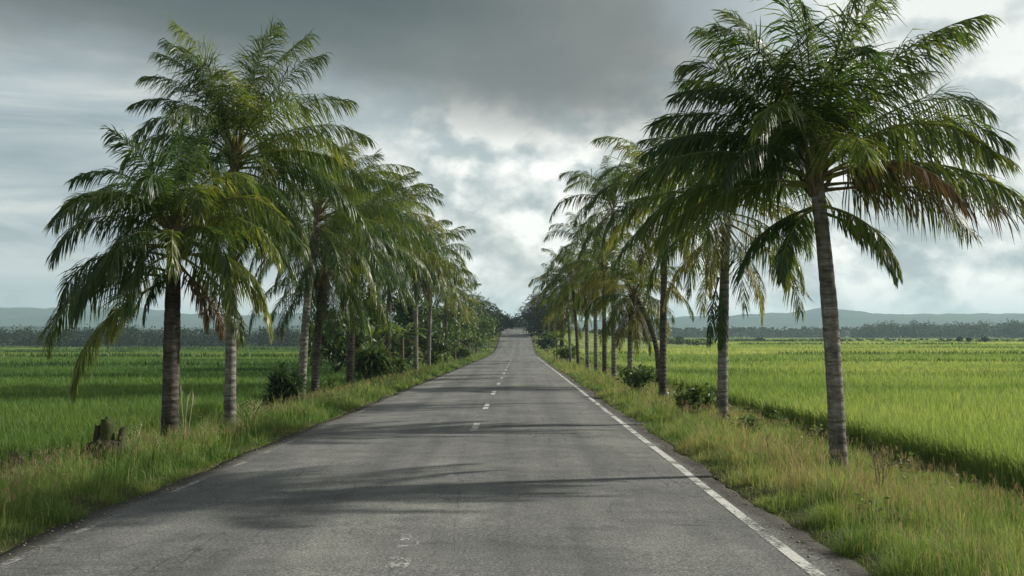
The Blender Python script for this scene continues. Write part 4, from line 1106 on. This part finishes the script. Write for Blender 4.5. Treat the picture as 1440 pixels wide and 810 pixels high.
# ------------------------------------------------------------------ air
def haze():
    x0, x1, y0, y1, z0, z1 = -9500, 9500, -900, 9800, -12, 124
    V = [(x, y, z) for z in (z0, z1) for y in (y0, y1) for x in (x0, x1)]
    Qf = [(0, 2, 3, 1), (4, 5, 7, 6), (0, 1, 5, 4), (2, 6, 7, 3), (0, 4, 6, 2), (1, 3, 7, 5)]
    m, nt, nd, lk = mat('air'); out = nd.new('ShaderNodeOutputMaterial')
    pv = nd.new('ShaderNodeVolumePrincipled')
    pv.inputs['Color'].default_value = (.60, .80, .92, 1); pv.inputs['Density'].default_value = .00018; pv.inputs['Anisotropy'].default_value = .1
    lk.new(pv.outputs[0], out.inputs['Volume'])
    tag(link('haze', mesh_np('haze', V, [Qf], [m])), kind='stuff')
haze()

# ------------------------------------------------------------------ sky and sun
SUN = Vector((.937 * math.cos(R(29.5)), .35 * math.cos(R(29.5)), math.sin(R(29.5)))).normalized()
def world():
    w = bpy.data.worlds.new('World'); sc.world = w; w.use_nodes = True
    nt = w.node_tree; nd = nt.nodes; lk = nt.links; nd.clear()
    out = nd.new('ShaderNodeOutputWorld')
    sky = nd.new('ShaderNodeTexSky'); sky.sky_type = 'NISHITA'; sky.sun_disc = False
    sky.sun_elevation = R(29.5); sky.sun_rotation = math.atan2(SUN.x, SUN.y); sky.air_density = 1.3; sky.dust_density = 2.5
    bs = N(nt, 'ShaderNodeBackground', Strength=.10); lk.new(sky.outputs[0], bs.inputs[0])
    tc = nd.new('ShaderNodeTexCoord'); sp = nd.new('ShaderNodeSeparateXYZ'); lk.new(tc.outputs['Generated'], sp.inputs[0])
    X, Y, Z = sp.outputs
    az = math_n(nt, 'ARCTAN2', X, Y); el = math_n(nt, 'ARCSINE', Z)
    def cvec(kx, ky, ox=0.0, oy=0.0):
        c = nd.new('ShaderNodeCombineXYZ')
        lk.new(math_n(nt, 'MULTIPLY_ADD', az, kx, ox), c.inputs[0]); lk.new(math_n(nt, 'MULTIPLY_ADD', el, ky, oy), c.inputs[1]); c.inputs[2].default_value = 2.7
        return c.outputs[0]
    def noise(v, scale, det=6.0, rough=.55, dist=0.0):
        n = N(nt, 'ShaderNodeTexNoise', Scale=scale, Detail=det, Roughness=rough, Distortion=dist); lk.new(v, n.inputs['Vector']); return n.outputs[0]
    def sm(a, b, x):
        n = nd.new('ShaderNodeMapRange'); n.interpolation_type = 'SMOOTHSTEP'
        n.inputs[1].default_value = a; n.inputs[2].default_value = b; lk.new(x, n.inputs[0]); return n.outputs[0]
    # cumulus: billows with bright sides toward the sun (upper right) and grey hollows
    def puffs(ox, oy):
        v = cvec(1, 1.35, ox, oy)
        n = noise(v, 4.6, 10.0, .60, .1)
        wv = nd.new('ShaderNodeVectorMath'); wv.operation = 'MULTIPLY_ADD'
        nz = N(nt, 'ShaderNodeTexNoise', Scale=22.0, Detail=6.0, Roughness=.6); lk.new(v, nz.inputs['Vector'])
        lk.new(nz.outputs['Color'], wv.inputs[0]); wv.inputs[1].default_value = (.04, .04, 0); lk.new(v, wv.inputs[2])
        for sc_, am in ((12.0, .24), (27.0, .13), (60.0, .06)):
            vo = N(nt, 'ShaderNodeTexVoronoi', Scale=sc_); vo.feature = 'F1'
            lk.new(wv.outputs[0], vo.inputs['Vector'])
            n = math_n(nt, 'ADD', n, math_n(nt, 'MULTIPLY_ADD', vo.outputs['Distance'], -am, am * .45))
        return n
    d1 = puffs(0, 0); d2 = puffs(-.014, -.022)
    big = noise(cvec(1, 2.0, 3.1, 1.3), 2.6, 3.0, .5)
    cover = sm(.31, .44, math_n(nt, 'ADD', d1, math_n(nt, 'MULTIPLY_ADD', big, .5, -.20)))
    lit = math_n(nt, 'MULTIPLY_ADD', math_n(nt, 'SUBTRACT', d1, d2), 4.4, .60, True)
    lit = math_n(nt, 'ADD', lit, math_n(nt, 'MULTIPLY_ADD', big, .75, -.36), clamp=True)
    puffc = ramp(nt, [(0, (.25, .295, .305)), (.28, (.34, .38, .385)), (.58, (.49, .52, .51)), (1, (.72, .725, .69))], lit)
    back = ramp(nt, [(.3, (.25, .30, .32)), (.7, (.38, .425, .43))], noise(cvec(1, 4.0, 7.0, 0), 4.0, 6.0, .55, .2))
    cum = nd.new('ShaderNodeMix'); cum.data_type = 'RGBA'
    lk.new(math_n(nt, 'MULTIPLY', cover, .95), cum.inputs[0]); lk.new(back.outputs[0], cum.inputs[6]); lk.new(puffc.outputs[0], cum.inputs[7])
    CUM = cum.outputs[2]
    # streaky layer on the left
    st = noise(cvec(1.0, 5.0), 4.2, 9.0, .58, .5)
    strat = ramp(nt, [(.32, (.20, .25, .275)), (.5, (.31, .355, .37)), (.68, (.48, .50, .485))], st)
    leftm = sm(-.06, -.26, math_n(nt, 'ADD', az, math_n(nt, 'MULTIPLY_ADD', big, .3, -.15)))
    backm = sm(-1.9, -2.4, az)
    c = mixc(nt, math_n(nt, 'MULTIPLY', leftm, math_n(nt, 'SUBTRACT', 1.0, backm)), CUM, strat.outputs[0])
    # dark rain-heavy slab across the top left
    n_lo = noise(cvec(1, 1.6, 5.0, 2.0), 4.2, 6.0, .55, .4)
    edge_e = math_n(nt, 'MULTIPLY_ADD', az, -.10, .198)
    s = math_n(nt, 'SUBTRACT', math_n(nt, 'ADD', el, math_n(nt, 'MULTIPLY_ADD', n_lo, .08, -.04)), edge_e)
    slab = math_n(nt, 'MULTIPLY', sm(-.03, .045, s), sm(.30, .08, math_n(nt, 'ADD', az, math_n(nt, 'MULTIPLY_ADD', n_lo, .24, -.12))))
    slab = math_n(nt, 'MULTIPLY', slab, sm(-1.6, -.9, az))
    slab = math_n(nt, 'MULTIPLY', slab, sm(.75, .45, el))
    dk = ramp(nt, [(0, (.15, .168, .168)), (.45, (.082, .102, .105)), (1, (.046, .066, .071))], math_n(nt, 'ADD', sm(.0, .12, s), math_n(nt, 'MULTIPLY_ADD', st, .5, -.25), clamp=True))
    dkr = mixc(nt, sm(-.15, .12, az), dk.outputs[0], (.135, .146, .144))
    c = mixc(nt, math_n(nt, 'MULTIPLY', slab, .98), c, dkr)
    # veil toward the horizon
    hz = sm(.055, .0, el)
    c = mixc(nt, math_n(nt, 'MULTIPLY', hz, .45), c, (.37, .42, .43))
    # upper right: thin bright overcast
    ur = math_n(nt, 'MULTIPLY', sm(.10, .30, az), sm(.14, .30, el))
    c = mixc(nt, math_n(nt, 'MULTIPLY', ur, .5), c, (.46, .495, .485))
    # unseen sky overhead, darkened to cut ambient light and deepen shadows
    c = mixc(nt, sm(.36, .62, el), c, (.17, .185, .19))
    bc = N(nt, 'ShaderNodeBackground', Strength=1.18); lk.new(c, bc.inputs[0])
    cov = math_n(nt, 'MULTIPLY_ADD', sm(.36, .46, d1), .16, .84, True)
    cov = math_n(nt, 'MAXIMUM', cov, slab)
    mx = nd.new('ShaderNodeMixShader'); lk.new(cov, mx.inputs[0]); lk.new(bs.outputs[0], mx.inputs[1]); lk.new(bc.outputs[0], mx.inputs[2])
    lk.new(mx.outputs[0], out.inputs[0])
world()
sl = bpy.data.lights.new('sun', 'SUN'); sl.energy = 5.0; sl.angle = R(1.5); sl.color = (1.0, .95, .85)
so = bpy.data.objects.new('sun', sl); COL.objects.link(so); so.rotation_euler = SUN.to_track_quat('Z', 'Y').to_euler()

# ------------------------------------------------------------------ camera and output
cam = bpy.data.cameras.new('camera'); cam.sensor_width = 36; cam.lens = F / 1440 * 36; cam.clip_start = .1; cam.clip_end = 30000
co = bpy.data.objects.new('camera', cam); COL.objects.link(co)
co.location = (0, 0, CAMZ)
co.rotation_euler = (R(90) + math.atan((HY - 405) / F), 0, math.atan((VX - 720) / F))
sc.camera = co
sc.render.engine = 'CYCLES'
sc.view_settings.view_transform = 'Standard'
try: sc.view_settings.look = 'None'
except Exception: pass
sc.view_settings.exposure = 0.4; sc.view_settings.gamma = 1.0
sc.cycles.use_denoising = True
try:
    sc.cycles.denoiser = 'OPENIMAGEDENOISE'; sc.cycles.denoising_input_passes = 'RGB_ALBEDO_NORMAL'; sc.cycles.denoising_prefilter = 'ACCURATE'; sc.cycles.denoising_quality = 'HIGH'
except Exception: pass
sc.cycles.max_bounces = 8; sc.cycles.diffuse_bounces = 3; sc.cycles.glossy_bounces = 2; sc.cycles.transmission_bounces = 4
sc.cycles.transparent_max_bounces = 12; sc.cycles.volume_bounces = 1
sc.cycles.sample_clamp_indirect = 6.0
